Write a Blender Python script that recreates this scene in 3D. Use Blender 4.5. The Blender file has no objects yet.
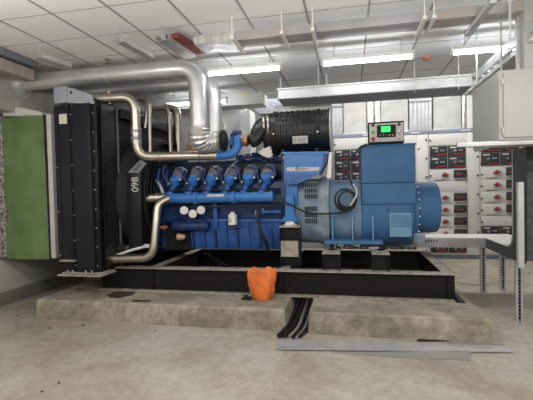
import bpy, bmesh, math, random
from mathutils import Vector, Matrix, noise
random.seed(7)
S = bpy.context.scene
C = S.collection
PI = math.pi
V = Vector
# ------------------------------------------------------------------ camera frame
F = 396.3; CX, CY = 266.5, 200.0; CAM = V((0, 0, 1.5))
ey = V((350-CX, 188-CY, F)).normalized()
ex = V((1876.5, -31, -F)); ex = (ex-ey*ex.dot(ey)).normalized()
ez = ex.cross(ey)
if ez.y > 0: ez = -ez
def ray(px, py):
    q = V((px-CX, py-CY, F)); return V((ex.dot(q), ey.dot(q), ez.dot(q)))
def at(px, py, Y):
    d = ray(px, py); return CAM+d*(Y/d.y)
def atz(px, py, z):
    d = ray(px, py); return CAM+d*((z-1.5)/d.z)
def X(px, py, Y): return at(px, py, Y).x
def Z(px, py, Y): return at(px, py, Y).z

# ------------------------------------------------------------------ materials
def mat(name, col, rough=.5, metal=0., var=.0, vs=6., col2=None, bump=0., bs=40., coat=0., spec=.5, vd=3.):
    m = bpy.data.materials.new(name); m.use_nodes = True
    nt = m.node_tree; n = nt.nodes; l = nt.links; b = n['Principled BSDF']
    b.inputs['Base Color'].default_value = (*col, 1); b.inputs['Roughness'].default_value = rough
    b.inputs['Metallic'].default_value = metal; b.inputs['Coat Weight'].default_value = coat
    b.inputs['Specular IOR Level'].default_value = spec
    tc = n.new('ShaderNodeTexCoord')
    if var > 0 or col2:
        ns = n.new('ShaderNodeTexNoise'); ns.inputs['Scale'].default_value = vs; ns.inputs['Detail'].default_value = vd
        l.new(tc.outputs['Object'], ns.inputs['Vector'])
        r = n.new('ShaderNodeValToRGB'); r.color_ramp.elements[0].position = .35; r.color_ramp.elements[1].position = .68
        c2 = col2 or tuple(c*(1-var) for c in col)
        r.color_ramp.elements[0].color = (*c2, 1); r.color_ramp.elements[1].color = (*col, 1)
        l.new(ns.outputs['Fac'], r.inputs['Fac']); l.new(r.outputs['Color'], b.inputs['Base Color'])
    if bump > 0:
        nb = n.new('ShaderNodeTexNoise'); nb.inputs['Scale'].default_value = bs; nb.inputs['Detail'].default_value = 3
        l.new(tc.outputs['Object'], nb.inputs['Vector'])
        bp = n.new('ShaderNodeBump'); bp.inputs['Strength'].default_value = bump; bp.inputs['Distance'].default_value = .01
        l.new(nb.outputs['Fac'], bp.inputs['Height']); l.new(bp.outputs['Normal'], b.inputs['Normal'])
    return m
def emis(name, col, s):
    m = bpy.data.materials.new(name); m.use_nodes = True; b = m.node_tree.nodes['Principled BSDF']
    b.inputs['Base Color'].default_value = (*col, 1); b.inputs['Emission Color'].default_value = (*col, 1)
    b.inputs['Emission Strength'].default_value = s; return m
def concrete(name, c1, c2, c3, bump=.4, rough=.75, stain=.9):
    m = bpy.data.materials.new(name); m.use_nodes = True
    nt = m.node_tree; n = nt.nodes; l = nt.links; b = n['Principled BSDF']; b.inputs['Roughness'].default_value = rough
    tc = n.new('ShaderNodeTexCoord')
    def ns(scale, det, dist=0, rg=.6):
        x = n.new('ShaderNodeTexNoise'); x.inputs['Scale'].default_value = scale; x.inputs['Detail'].default_value = det
        x.inputs['Distortion'].default_value = dist; x.inputs['Roughness'].default_value = rg
        l.new(tc.outputs['Object'], x.inputs['Vector']); return x
    a = ns(stain, 5, .6); r = n.new('ShaderNodeValToRGB')
    r.color_ramp.elements[0].position = .40; r.color_ramp.elements[1].position = .60
    r.color_ramp.elements[0].color = (*c2, 1); r.color_ramp.elements[1].color = (*c1, 1)
    l.new(a.outputs['Fac'], r.inputs['Fac'])
    g = ns(11, 8, .3, .75); r2 = n.new('ShaderNodeValToRGB')
    r2.color_ramp.elements[0].position = .35; r2.color_ramp.elements[1].position = .6
    r2.color_ramp.elements[0].color = (*c3, 1); r2.color_ramp.elements[1].color = (1, 1, 1, 1)
    l.new(g.outputs['Fac'], r2.inputs['Fac'])
    mx = n.new('ShaderNodeMix'); mx.data_type = 'RGBA'; mx.blend_type = 'MULTIPLY'; mx.inputs[0].default_value = 1
    l.new(r.outputs['Color'], mx.inputs[6]); l.new(r2.outputs['Color'], mx.inputs[7])
    l.new(mx.outputs[2], b.inputs['Base Color'])
    bp = n.new('ShaderNodeBump'); bp.inputs['Strength'].default_value = bump; bp.inputs['Distance'].default_value = .01
    l.new(g.outputs['Fac'], bp.inputs['Height']); l.new(bp.outputs['Normal'], b.inputs['Normal'])
    return m
M = dict(
 floor=concrete('floor_concrete', (.50,.455,.385), (.37,.315,.24), (.76,.75,.73), .22, .62, .9),
 pad=concrete('pad_concrete', (.47,.41,.32), (.29,.25,.19), (.6,.59,.57), .7, .85, 2.2),
 wall=mat('wall_paint', (.60,.60,.585), .8, var=.08, vs=2),
 wallL=mat('wall_paint_left', (.56,.55,.51), .8, var=.15, vs=1.5),
 soffit=mat('soffit_paint', (.42,.40,.36), .8, var=.2, vs=2),
 wood=mat('wooden_batten', (.42,.36,.32), .8, var=.2, vs=8),
 base=mat('baseboard_grey', (.22,.21,.19), .7, var=.2),
 ceil=mat('ceiling_tile', (.84,.835,.82), .85, var=.06, vs=1.2, bump=.15, bs=90),
 tee=mat('ceiling_tee', (.30,.29,.28), .6),
 black=mat('black_paint', (.010,.0095,.012), .4, var=.3, vs=9, spec=.35),
 blackm=mat('black_matt', (.006,.006,.007), .75, var=.3, vs=12),
 blackcol=mat('black_satin_sheet', (.017,.016,.023), .38, var=.15, vs=3, spec=.25),
 greyblk=mat('grey_bracket_paint', (.34,.34,.38), .45, var=.1),
 holes=mat('guard_hole_grey', (.10,.10,.105), .6),
 frame=mat('skid_black', (.010,.0085,.008), .5, spec=.3, var=.4, vs=14, bump=.25, bs=60),
 dust=mat('dusty_flange', (.44,.39,.33), .8, col2=(.27,.24,.20), var=.3, vs=12),
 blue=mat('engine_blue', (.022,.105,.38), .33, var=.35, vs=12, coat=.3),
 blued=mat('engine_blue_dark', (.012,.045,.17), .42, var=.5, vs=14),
 blueb=mat('bracket_blue', (.035,.17,.48), .4, var=.1, vs=4),
 alt=mat('alternator_blue', (.055,.155,.32), .58, var=.12, vs=5, spec=.35),
 altl=mat('alternator_light_blue', (.17,.33,.50), .5, var=.1),
 grey=mat('housing_grey', (.29,.34,.39), .5, col2=(.15,.21,.28), var=.3, vs=7),
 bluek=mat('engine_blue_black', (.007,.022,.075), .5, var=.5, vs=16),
 cover=mat('cast_cover_grey', (.27,.28,.32), .45, metal=.3, var=.4, vs=20),
 steel=mat('stainless_pipe', (.50,.45,.375), .34, 1., var=.12, vs=7),
 galv=mat('galvanised_sheet', (.74,.74,.75), .38, .75, var=.12, vs=5),
 galvd=mat('galvanised_dull', (.56,.56,.57), .5, .5, var=.2, vs=6),
 tray=mat('tray_white', (.58,.59,.58), .45, .15, var=.08, vs=5),
 trayd=mat('tray_dark', (.05,.053,.056), .55, .2, col2=(.085,.09,.09), vs=16),
 foil=mat('foil_wrap', (.80,.79,.75), .34, .7, var=.35, vs=18, bump=.9, bs=25),
 rubber=mat('black_rubber', (.008,.008,.008), .42, var=.2),
 copper=mat('copper_clamp', (.50,.22,.13), .35, .8, var=.3, vs=20),
 white=mat('white_paint', (.74,.73,.69), .5, var=.08),
 label=mat('paper_label', (.62,.60,.55), .6, var=.12, vs=60),
 bolt=mat('bolt_zinc', (.62,.60,.58), .35, .8),
 cab=mat('cabinet_paint', (.43,.43,.405), .5, var=.05, vs=2, spec=.3),
 sw=mat('switchgear_paint', (.62,.61,.585), .5, var=.05, vs=3),
 swh=mat('switchgear_header', (.20,.22,.30), .5, var=.1),
 mod=mat('module_black', (.03,.03,.035), .4, var=.3, vs=30),
 red=mat('red_plastic', (.33,.03,.03), .4),
 orange=mat('orange_bag', (.80,.20,.035), .5, col2=(.62,.13,.02), vs=9, bump=.3, bs=30),
 green=mat('green_tarpaulin', (.16,.235,.095), .45, col2=(.115,.18,.065), vs=3, bump=.25, bs=9),
 panel=mat('controller_face', (.50,.49,.44), .45, var=.05),
 gbtn=mat('green_button', (.03,.35,.12), .4), ybtn=mat('amber_button', (.6,.35,.05), .4),
 screen=emis('lcd_green', (.02,.85,.10), 1.3), tube=emis('fluorescent_tube', (.93,.96,1.), 30.),
 redox=mat('red_oxide', (.22,.05,.045), .7, var=.3), brown=mat('dusty_duct', (.40,.355,.31), .55, .1, col2=(.36,.36,.36), vs=2.5),
 bare=mat('cardboard_orange', (.70,.34,.22), .7, var=.1), cableg=mat('grey_conduit', (.35,.34,.32), .5, .3),
 yellow=mat('yellow_sticker', (.62,.60,.20), .7), paperw=mat('crumpled_paper', (.62,.59,.55), .7, bump=.5, bs=20),
 ductl=mat('pale_duct', (.56,.56,.53), .6, .1, var=.15, vs=5),
)

# ------------------------------------------------------------------ mesh builder
class MB:
    def __init__(s): s.bm = bmesh.new()
    def box(s, x0, x1, y0, y1, z0, z1, bev=0.):
        bm = s.bm; xs = sorted((x0, x1)); ys = sorted((y0, y1)); zs = sorted((z0, z1))
        v = [bm.verts.new((x, y, z)) for x in xs for y in ys for z in zs]
        fs = [bm.faces.new([v[i] for i in q]) for q in ((0,1,3,2),(4,6,7,5),(0,4,5,1),(2,3,7,6),(0,2,6,4),(1,5,7,3))]
        if bev > 0:
            es = list({e for f in fs for e in f.edges})
            bmesh.ops.bevel(bm, geom=es, offset=bev, segments=2, affect='EDGES', profile=.6)
        return s
    def bx(s, c, size, bev=0., rot=None):
        """box by centre, size, optional rotation matrix"""
        m = MB(); m.box(-size[0]/2, size[0]/2, -size[1]/2, size[1]/2, -size[2]/2, size[2]/2, bev)
        T = Matrix.Translation(V(c)) @ (rot.to_4x4() if rot else Matrix())
        bmesh.ops.transform(m.bm, matrix=T, verts=m.bm.verts); s.join(m); return s
    def join(s, m):
        me = bpy.data.meshes.new('t'); m.bm.to_mesh(me); m.bm.free(); s.bm.from_mesh(me); bpy.data.meshes.remove(me)
    def lathe(s, p0, p1, prof, seg=20, caps=True):
        """prof: list of (t along metres from p0, radius)"""
        p0 = V(p0); p1 = V(p1); d = (p1-p0).normalized()
        a = d.orthogonal().normalized(); b = d.cross(a)
        rings = []
        for t, r in prof:
            c = p0+d*t
            rings.append([s.bm.verts.new(c+(a*math.cos(2*PI*k/seg)+b*math.sin(2*PI*k/seg))*r) for k in range(seg)])
        for i in range(len(rings)-1):
            for k in range(seg):
                s.bm.faces.new((rings[i][k], rings[i][(k+1)%seg], rings[i+1][(k+1)%seg], rings[i+1][k]))
        if caps:
            s.bm.faces.new(rings[0][::-1]); s.bm.faces.new(rings[-1])
        return s
    def cyl(s, p0, p1, r, seg=18):
        L = (V(p1)-V(p0)).length; return s.lathe(p0, p1, [(0, r), (L, r)], seg)
    def tube(s, pts, r, seg=16, smooth=0, rad=None):
        pts = [V(p) for p in pts]
        if rad:   # round the corners
            out = [pts[0]]
            for i in range(1, len(pts)-1):
                a, b, c = pts[i-1], pts[i], pts[i+1]
                R = min(rad, (a-b).length*.49, (c-b).length*.49)
                p = b+(a-b).normalized()*R; q = b+(c-b).normalized()*R
                for k in range(9):
                    t = k/8; out.append(p*(1-t)**2+b*2*t*(1-t)+q*t*t)
            out.append(pts[-1]); pts = out
        elif smooth:
            out = []
            P = [pts[0]]+pts+[pts[-1]]
            for i in range(1, len(P)-2):
                for k in range(smooth):
                    t = k/smooth; a, b, c, d = P[i-1], P[i], P[i+1], P[i+2]
                    out.append(.5*((2*b)+(c-a)*t+(2*a-5*b+4*c-d)*t*t+(3*b-a-3*c+d)*t**3))
            out.append(pts[-1]); pts = out
        rs = r if isinstance(r, (list, tuple)) else None
        rings = []; up = None
        for i, p in enumerate(pts):
            d = (pts[min(i+1, len(pts)-1)]-pts[max(i-1, 0)]).normalized()
            if up is None: up = d.orthogonal().normalized()
            up = (up-d*up.dot(d)).normalized(); b = d.cross(up)
            rr = r if rs is None else rs[0]+(rs[1]-rs[0])*i/(len(pts)-1)
            rings.append([s.bm.verts.new(p+(up*math.cos(2*PI*k/seg)+b*math.sin(2*PI*k/seg))*rr) for k in range(seg)])
        for i in range(len(rings)-1):
            for k in range(seg):
                s.bm.faces.new((rings[i][k], rings[i][(k+1)%seg], rings[i+1][(k+1)%seg], rings[i+1][k]))
        s.bm.faces.new(rings[0][::-1]); s.bm.faces.new(rings[-1]); return s
    def prism(s, poly, y0, y1, axis='y', bev=0.):
        """poly of (a,b): axis y -> (x,z); axis x -> (y,z); axis z -> (x,y)"""
        def P(a, b, t): return (a, t, b) if axis == 'y' else ((t, a, b) if axis == 'x' else (a, b, t))
        lo = [s.bm.verts.new(P(a, b, y0)) for a, b in poly]; hi = [s.bm.verts.new(P(a, b, y1)) for a, b in poly]
        n = len(poly); fs = [s.bm.faces.new(lo), s.bm.faces.new(hi[::-1])]
        for i in range(n): fs.append(s.bm.faces.new((lo[i], hi[i], hi[(i+1)%n], lo[(i+1)%n])))
        if bev > 0:
            es = list({e for f in fs for e in f.edges}); bmesh.ops.bevel(s.bm, geom=es, offset=bev, segments=2, affect='EDGES')
        return s
    def build(s, name, m, parent=None, angle=38, loc=None):
        bmesh.ops.recalc_face_normals(s.bm, faces=s.bm.faces)
        me = bpy.data.meshes.new(name)
        off = V((0, 0, 0))
        if parent is not None: off = parent.matrix_world.translation.copy() if not parent.get('_o') else V(parent['_o'])
        elif loc is not None: off = V(loc)
        if loc is not None or parent is not None:
            bmesh.ops.translate(s.bm, verts=s.bm.verts, vec=-(V(loc) if parent is None else off))
        s.bm.to_mesh(me); s.bm.free()
        for p in me.polygons: p.use_smooth = True
        me.set_sharp_from_angle(angle=math.radians(angle))
        me.materials.append(M[m] if isinstance(m, str) else m)
        o = bpy.data.objects.new(name, me); C.objects.link(o)
        if parent is not None: o.parent = parent; o['_o'] = list(off)
        elif loc is not None: o.location = loc; o['_o'] = list(loc)
        else: o['_o'] = [0, 0, 0]
        return o
def tag(o, label, cat, group=None, kind=None):
    o['label'] = label; o['category'] = cat
    if group: o['group'] = group
    if kind: o['kind'] = kind
    return o
def thing(name, label, cat, loc=(0,0,0), group=None):
    o = bpy.data.objects.new(name, None); C.objects.link(o); o.location = loc; o.empty_display_size = .1; o['_o'] = list(loc)
    return tag(o, label, cat, group)
def lab(o, l): o['label'] = l; return o
def struct(name, mb, m):
    o = mb.build(name, m); o['kind'] = 'structure'; return o
def copytree(o, delta=None, parent=None):
    c = o.copy(); C.objects.link(c); c.parent = parent
    if delta is not None: c.location = c.location+V(delta); c['_o'] = [a+b for a, b in zip(o['_o'], delta)]
    for ch in [k for k in o.children]: copytree(ch, None, c)
    return c
def text_mb(txt, size, origin, xdir, ydir, depth=.002):
    cu = bpy.data.curves.new('t', 'FONT'); cu.body = txt; cu.size = size; cu.extrude = depth; cu.align_x = 'CENTER'; cu.align_y = 'CENTER'
    ob = bpy.data.objects.new('t', cu); C.objects.link(ob); dg = bpy.context.evaluated_depsgraph_get()
    me = bpy.data.meshes.new_from_object(ob.evaluated_get(dg)); bpy.data.objects.remove(ob)
    xd = V(xdir).normalized(); yd = V(ydir).normalized(); zd = xd.cross(yd)
    T = Matrix((xd, yd, zd)).transposed().to_4x4(); T.translation = V(origin); me.transform(T)
    m = MB(); m.bm.from_mesh(me); return m

# ================================================================== SETTING
H = 3.2
XL, XR, YB, YF = -4.70, 5.6, 9.6, .4
HR, YH = 4.1, 6.95   # the false ceiling stops at YH; behind it the room is higher
struct('floor', MB().box(XL-.2, XR+.2, YF-3, YB+.2, -.12, 0), 'floor')
ce = struct('ceiling', MB().box(XL-.2, XR+.2, YF-1, YH, H, H+.1), 'ceil')
struct('ceiling_rear', MB().box(XL-.2, XR+.2, YH, YB+.2, HR, HR+.1), 'ceil')
struct('trim_5', MB().box(XL, XR, YH-.02, YH, H+.1, HR), 'wall')
g = MB()
for k in range(-7, 8):
    x = -.964+.583*k
    g.box(x-.009, x+.009, YF-1, YH, H-.006, H+.005)
for k in range(-4, 7):
    y = 3.275+.58*k
    g.box(XL, XR, y-.004, y+.004, H-.004, H+.005)
tg = g.build('ceiling_tee_grid', 'tee', ce); tg['kind'] = 'structure'
struct('wall_left', MB().box(XL-.2, XL, YF-1, YB, 0, HR), 'wallL')
struct('wall_right', MB().box(XR, XR+.2, YF-1, YB, 0, HR), 'wall')
struct('wall_back', MB().box(XL, XR, YB, YB+.2, 0, HR), 'wall')
struct('baseboard_left', MB().box(XL, XL+.07, YF-1, YB, 0, .17, .005), 'base')
# bulkhead at the top of the left wall with a batten under the ceiling
XK = -4.32
struct('trim_1', MB().box(XL, XK, YF-1, YB, 2.60, H), 'soffit')
struct('trim_2', MB().box(-4.06, -3.93, YF-1, 4.4, 2.96, 3.10, .004), 'wood')
struct('recess_shade', MB().box(XK, -3.87, YF-1, 4.4, 3.12, H), 'cover')  # dark solid box stands in for the shade of the recess above the batten
# dropped beam, inner wall and pier behind the engine
yb = 6.75
struct('trim_3', MB().box(XL+.4, X(263, 98, yb), yb, yb+.35, Z(240, 105, yb), H), 'wall')
struct('wall_inner', MB().box(XL+.4, X(245, 118, 7.6), 7.6, 7.75, 0, HR), 'wall')
struct('trim_4', MB().box(X(240, 118, 7.2), X(250, 118, 7.2), 7.2, 7.6, 0, H-.2), 'wall')

# ================================================================== PADS, CHANNEL, FLOOR THINGS
def slab(x0, x1, y0, y1, h, seed):
    m = MB(); nx = int((x1-x0)/.08); ny = 12
    # rounded, slightly broken front edge
    prof = [(0, 0), (0, h*.5), (.004, h*.93), (.016, h), (.3, h), (y1-y0, h), (y1-y0, 0)]
    rows = []
    for i in range(nx+1):
        x = x0+(x1-x0)*i/nx
        w = noise.noise((x*3, seed, 0))*.012+noise.noise((x*11, seed, 2))*.006
        rows.append([m.bm.verts.new((x+(.02*(h-z)/h*(-1 if i == 0 else 1 if i == nx else 0)), y0+d+(w if d < .1 else 0), z)) for d, z in prof])
    for i in range(nx):
        for k in range(len(prof)-1): m.bm.faces.new((rows[i][k], rows[i+1][k], rows[i+1][k+1], rows[i][k+1]))
        m.bm.faces.new((rows[i][-1], rows[i+1][-1], rows[i+1][0], rows[i][0]))
    m.bm.faces.new(rows[0]); m.bm.faces.new(rows[-1][::-1])
    return m
PZ = .23
tag(slab(-3.74, -.70, 4.09, 6.9, PZ, 1).build('concrete_plinth', 'pad', angle=24), 'long raised concrete plinth left of the cable gap, under the radiator and engine', 'plinth', 'concrete plinths')
tag(slab(-.43, 1.275, 4.06, 6.9, PZ, 5).build('concrete_plinth', 'pad', angle=24), 'shorter raised concrete plinth right of the cable gap, under the alternator end', 'plinth', 'concrete plinths')
# oil stain patches
P_ = [o for o in C.objects if o.name == 'concrete_plinth'][0]
for nm, cxp, cyp, a_, b_ in (('oil_stain', 122, 294, .16, .18), ('oil_stain', 141, 301, .13, .05), ('oil_stain', 107, 288, .12, .12)):
    c = atz(cxp, cyp, PZ); mb = MB(); vs = []
    for k in range(28):
        an = 2*PI*k/28; w_ = 1+.5*noise.noise((math.cos(an)*1.5, math.sin(an)*1.5, cxp)); vs.append(mb.bm.verts.new((c.x+math.cos(an)*a_*w_, c.y+math.sin(an)*b_*w_, PZ+.0025)))
    mb.bm.faces.new(vs); o = mb.build(nm, mat('oil_soaked_concrete', (.10,.08,.06), .35, var=.4, vs=14), P_); o['label'] = 'dark oil stain'
for i, (px, py, w_) in enumerate(((18, 316, .018), (22, 318, .012), (50, 328.5, .02), (83, 325.5, .022), (42, 392, .012), (59, 383, .012), (155, 331, .012))):
    c = atz(px, py, 0); tag(MB().bx((c.x, c.y, w_*.3), (w_*1.6, w_, w_*.6), w_*.2, Matrix.Rotation(i, 3, 'Z')).build('debris_chip', 'redox' if i < 4 else 'rubber'), 'tiny dark chip of debris lying on the bare concrete floor', 'debris', 'debris chips on the floor')
# flat steel strips on the floor
def strip(pts, z, h, m, name, label, cat, group=None):
    P = [atz(px, py, z) for px, py in pts]
    o = MB().prism([(p.x, p.y) for p in P], z, z+h, 'z').build(name, m); return tag(o, label, cat, group)
strip([(276, 349.5), (278, 341.5), (420, 343.5), (500, 347), (514, 352.5), (400, 351.5)], .012, .012, 'galvd', 'steel_strip', 'long pale steel strip lying on the floor in front of both plinths', 'metal strip')
strip([(330, 353), (470, 353), (471, 361), (400, 358)], .001, .009, 'cableg', 'steel_strip', 'thin darker steel strip partly under the long pale strip', 'metal strip')
strip([(417, 341.8), (418, 340), (448, 340), (449, 341.5)], .001, .01, 'rubber', 'rubber_strip', 'short black strip on the floor against the right plinth', 'strip')
strip([(449, 343.2), (450, 342), (505, 344), (505, 345.2)], .001, .009, 'cableg', 'steel_offcut', 'short grey offcut on the floor behind the long pale strip', 'offcut')
# cables in the gap
for i, (dx, r, m) in enumerate(((-.185, .026, 'rubber'), (-.128, .026, 'rubber'), (-.082, .015, 'cableg'), (-.045, .018, 'rubber'), (-.012, .012, 'cableg'), (.022, .018, 'rubber'))):
    x = -.487+dx
    yf = 3.97+.015*(i % 3)
    z = r+.004
    o = MB().tube([(x-.05, yf-.08, z), (x-.0, 4.2, z), (x+.01, 4.5, z+.02), (x+.012, 5.1, .08+r*.3), (x+.012, 5.9, .15)], r, 12, 6).build('power_cable' if m == 'rubber' else 'conduit_pipe', m)
    tag(o, ['thick black cable at the left side of the gap between plinths', 'second black cable from the left in the gap between plinths', 'wider grey conduit in the gap between the plinths', 'black cable between the two grey conduits in the plinth gap',
            'narrow grey conduit in the gap between the plinths', 'thick black cable against the right plinth in the gap'][i], 'cable' if m == 'rubber' else 'conduit', 'black cables in the plinth gap' if m == 'rubber' else 'conduits in the plinth gap')

# ================================================================== SKID
FY0, FY1, FZ = 4.6, 6.35, .54
FX0, FX1 = -3.25, 1.10
sk = thing('skid_frame', 'long black steel skid frame with dusty flanges carrying engine and alternator', 'frame', (-.8, 5.4, PZ))
def channel(x0, x1, yw, side):
    web = MB().box(x0, x1, yw+side*.07, yw+side*.082, PZ+.014, FZ-.014)
    fl = MB().box(x0, x1, yw, yw+side*.13, FZ-.014, FZ); lo = MB().box(x0, x1, yw, yw+side*.13, PZ, PZ+.018)
    o = web.build('long_beam', 'frame', sk); fl.build('top_flange', 'dust', o); lo.build('bottom_flange', 'dust', o)
channel(FX0, FX1, FY0, 1); channel(FX0, FX1, FY1, -1)
for x in (FX1-.11, -.85, -2.55, FX0):
    o = MB().box(x+.045, x+.06, FY0+.05, FY1-.05, PZ+.014, FZ-.014).build('cross_beam', 'frame', sk)
    MB().box(x, x+.11, FY0+.11, FY1-.11, FZ-.013, FZ-.001).build('top_flange', 'dust', o)
MB().box(FX1, FX1+.012, FY0+.07, FY1, PZ, FZ-.001).build('end_plate', 'frame', sk)
MB().box(FX1+.012, FX1+.10, FY0, FY0+.5, PZ, PZ+.012).box(FX1+.012, FX1+.025, FY0, FY0+.5, PZ+.012, PZ+.05).build('end_foot', 'frame', sk)
# diagonal brace inside
MB().tube([(-2.3, 6.0, .50), (-1.5, 4.75, .52)], .03, 8).build('diagonal_brace', 'frame', sk)

# ================================================================== PEDESTALS
def pedestal(px0, px1, pyt, Y, d, label, plate=None, zt=None):
    x0, x1 = X(px0, 255, Y), X(px1, 255, Y); zt = zt or Z((px0+px1)/2, pyt, Y)
    t = thing('mounting_pedestal', label, 'pedestal', ((x0+x1)/2, Y+d/2, FZ), 'black mounting pedestals')
    m = MB().box(x0, x0+.012, Y, Y+d, FZ, zt-.012).box(x1-.012, x1, Y, Y+d, FZ, zt-.012)
    m.box(x0+.012, x1-.012, Y+.09, Y+.10, FZ, zt-.012); m.build('side_plates', 'black', t)
    MB().box(x0-.006, x1+.006, Y-.006, Y+d, zt-.012, zt).build('top_plate', 'dust', t)
    if plate: MB().box(x0+.012, x1-.012, Y+.01, Y+.02, plate[0], plate[1]).build('front_plate', 'dust', t)
    return t
YE = 4.80
pedestal(280, 299.5, 226.5, YE, .25, 'tall black pedestal with a dusty grey front plate under the engine foot', (Z(290, 257, YE), Z(290, 241, YE)))
for i, (a, b) in enumerate(((322.5, 339.5), (372.5, 389.5))):
    pedestal(a, b, 250, 4.66, .36, ['short black pedestal under the engine end of the alternator rail', 'short black pedestal under the outer end of the alternator rail'][i], zt=.745)
    x0, x1 = X(a, 250, YE), X(b, 250, YE)

# ================================================================== ALTERNATOR
ya = 5.45
ac = at(385, 211, ya); az = ac.z
al = thing('alternator', 'mid blue cylindrical alternator with square terminal box and end drum', 'alternator', (ac.x, ya, FZ))
xa0, xa1 = X(327, 211, ya-.3), X(413, 211, ya-.3)
# body: rounded octagonal barrel
def barrel(x0, x1, r, sq=2.6, seg=40, prof=None, cy=ya, cz=az):
    m = MB(); rings = []
    for x, rr in (prof or [(x0, r*.97), (x0+.015, r), (x1-.015, r), (x1, r*.97)]):
        rg = []
        for k in range(seg):
            a = 2*PI*k/seg; c, s_ = math.cos(a), math.sin(a)
            q = (abs(c)**sq+abs(s_)**sq)**(-1/sq)
            rg.append(m.bm.verts.new((x, cy+c*q*rr, cz+s_*q*rr)))
        rings.append(rg)
    for i in range(len(rings)-1):
        for k in range(seg): m.bm.faces.new((rings[i][k], rings[i][(k+1)%seg], rings[i+1][(k+1)%seg], rings[i+1][k]))
    m.bm.faces.new(rings[0]); m.bm.faces.new(rings[-1][::-1]); return m
xn_ = X(361, 195, 5.05)
barrel(xn_, xa1, .435).build('stator_body', 'alt', al)
lab(barrel(0, 0, 0, prof=[(X(329, 205, 5.02)+.004, .42), (X(329, 205, 5.02)+.02, .425), (xn_, .425)]).build('neck_body', mat('pale_alternator_blue', (.17,.25,.34), .5, col2=(.09,.18,.29), var=.1, vs=4), al), 'paler blue-grey neck')  # neck in a paler, mottled blue-grey than the stator body
xg0, xg1 = X(322, 190, ya-.3), X(363, 190, ya-.3)
# bolted flange ring + end drum
xd0, xd1 = X(411, 211, ya-.2), X(440, 208, ya-.2)
barrel(0, 0, 0, 2.1, prof=[(xa1, .37), (xa1+.01, .385), (xa1+.055, .385), (xa1+.06, .34)]).build('end_flange', 'alt', al)
dz = Z(425, 208, ya-.2)
dr = barrel(0, 0, 0, 2.1, prof=[(xd0+.05, .325), (xd1-.04, .325), (xd1-.012, .315), (xd1, .29), (xd1+.001, .26)], cz=dz).build('end_drum', 'alt', al)
for k in range(12):
    a = PI*.5+PI*k/11
    p = V((xa1+.055, ya+math.cos(a)*.365, az+math.sin(a)*.365)); 
    MB().cyl(p, p+V((.025, 0, 0)), .011, 8).build('flange_bolt', 'bolt', al)
# terminal box, two tiers
yt = 4.98
bx0, bx1 = X(361.5, 165, yt), X(415.5, 165, yt)
o = MB().box(bx0, bx1, yt, yt+.85, Z(388, 183, yt)+.003, Z(388, 145.5, yt), .008).build('terminal_box', 'alt', al)
MB().box(bx0-.012, bx1+.012, yt-.012, yt+.86, Z(388, 145.5, yt), Z(388, 144, yt), .003).build('box_lid', 'alt', o)
o2 = MB().box(bx0+.003, bx1, yt+.005, yt+.84, Z(388, 204, yt), Z(388, 183, yt)-.003, .008).build('lower_box', 'alt', al)
# louvred inspection cover
cx0, cx1 = X(389.5, 224, 5.0), X(411.5, 224, 5.0); cz0, cz1 = Z(400, 237, 5.0), Z(400, 213, 5.0)
m = MB().box(cx0, cx1, 4.995, 5.05, cz0, cz1, .004)
o = m.build('louvre_cover', 'altl', al)
m = MB()
for k in range(10):
    z = cz0+.13+(cz1-cz0-.15)*k/9
    m.bx(((cx0+cx1)/2, 4.992, z), (cx1-cx0-.03, .012, .005), 0, Matrix.Rotation(.5, 3, 'X'))
m.build('louvre_slats', 'altl', o)
for q in (cx0-.01, cx1): MB().cyl((q, 5.03, cz1+.06), (q, 4.98, cz1+.06), .014, 10).box(q-.008, q+.008, 5.0, 5.03, cz1, cz1+.06).build('cover_latch', 'alt', al)
# vertical ribs and mounting rail
rz0, rz1 = Z(350, 241, 4.95), Z(350, 214, 4.95)
for px in (332.5, 352.5, 373):
    x = X(px, 228, 4.97); MB().prism([(4.96, rz0), (5.25, rz0), (5.25, rz1), (5.02, rz1)], x-.006, x+.006, 'x').build('body_rib', 'altl', al)
ra0, ra1 = X(324, 243, 4.86), X(383, 243, 4.86)
rl = MB().box(ra0, ra1, 4.86, 4.95, Z(353, 244.5, 4.86), Z(353, 241, 4.86), .004).box(ra0+.02, ra1, 5.03, 5.16, Z(353, 243.5, 4.86), rz0+.01).build('mounting_rail', 'alt', al)
MB().box(ra0, ra1, 5.9, 6.04, Z(353, 244.5, 4.86), Z(353, 241, 4.86), .004).build('mounting_rail', 'alt', al)
for px in (332, 381):
    p = at(px, 246, 4.92); MB().lathe((p.x, 4.92, 0.745), (p.x, 4.92, 1), [(0, .045), (.012, .045), (.014, .025), (Z(353, 244.5, 4.86)-.745, .022)], 12).build('rubber_mount', 'blackm', al)
# bearing support bracket on the right bottom (perforated)
p0 = at(420, 236, 5.15)
MB().box(xa1, xa1+.14, 5.15, 5.7, Z(420, 243, 5.15), Z(420, 233, 5.15), .006).build('support_block', 'grey', al)

# ================================================================== ENGINE
xe0, xe1 = X(152, 210, 5.0), X(290, 210, 5.0)
en = thing('diesel_engine', 'bright blue V diesel engine with six near-side cylinder heads and white filters', 'engine', ((xe0+xe1)/2, 5.45, FZ))
# flywheel housing
fh0, fh1 = X(291, 205, 5.02), X(329, 205, 5.02)
fz = Z(310, 212, 5.02)
m = barrel(0, 0, 0, 3.2, prof=[(fh0, .40), (fh0+.02, .43), (X(318, 205, 5.02), .43), (X(321, 205, 5.02), .455), (fh1, .455)], cz=fz)
fh = m.build('flywheel_housing', 'grey', en)

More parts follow.
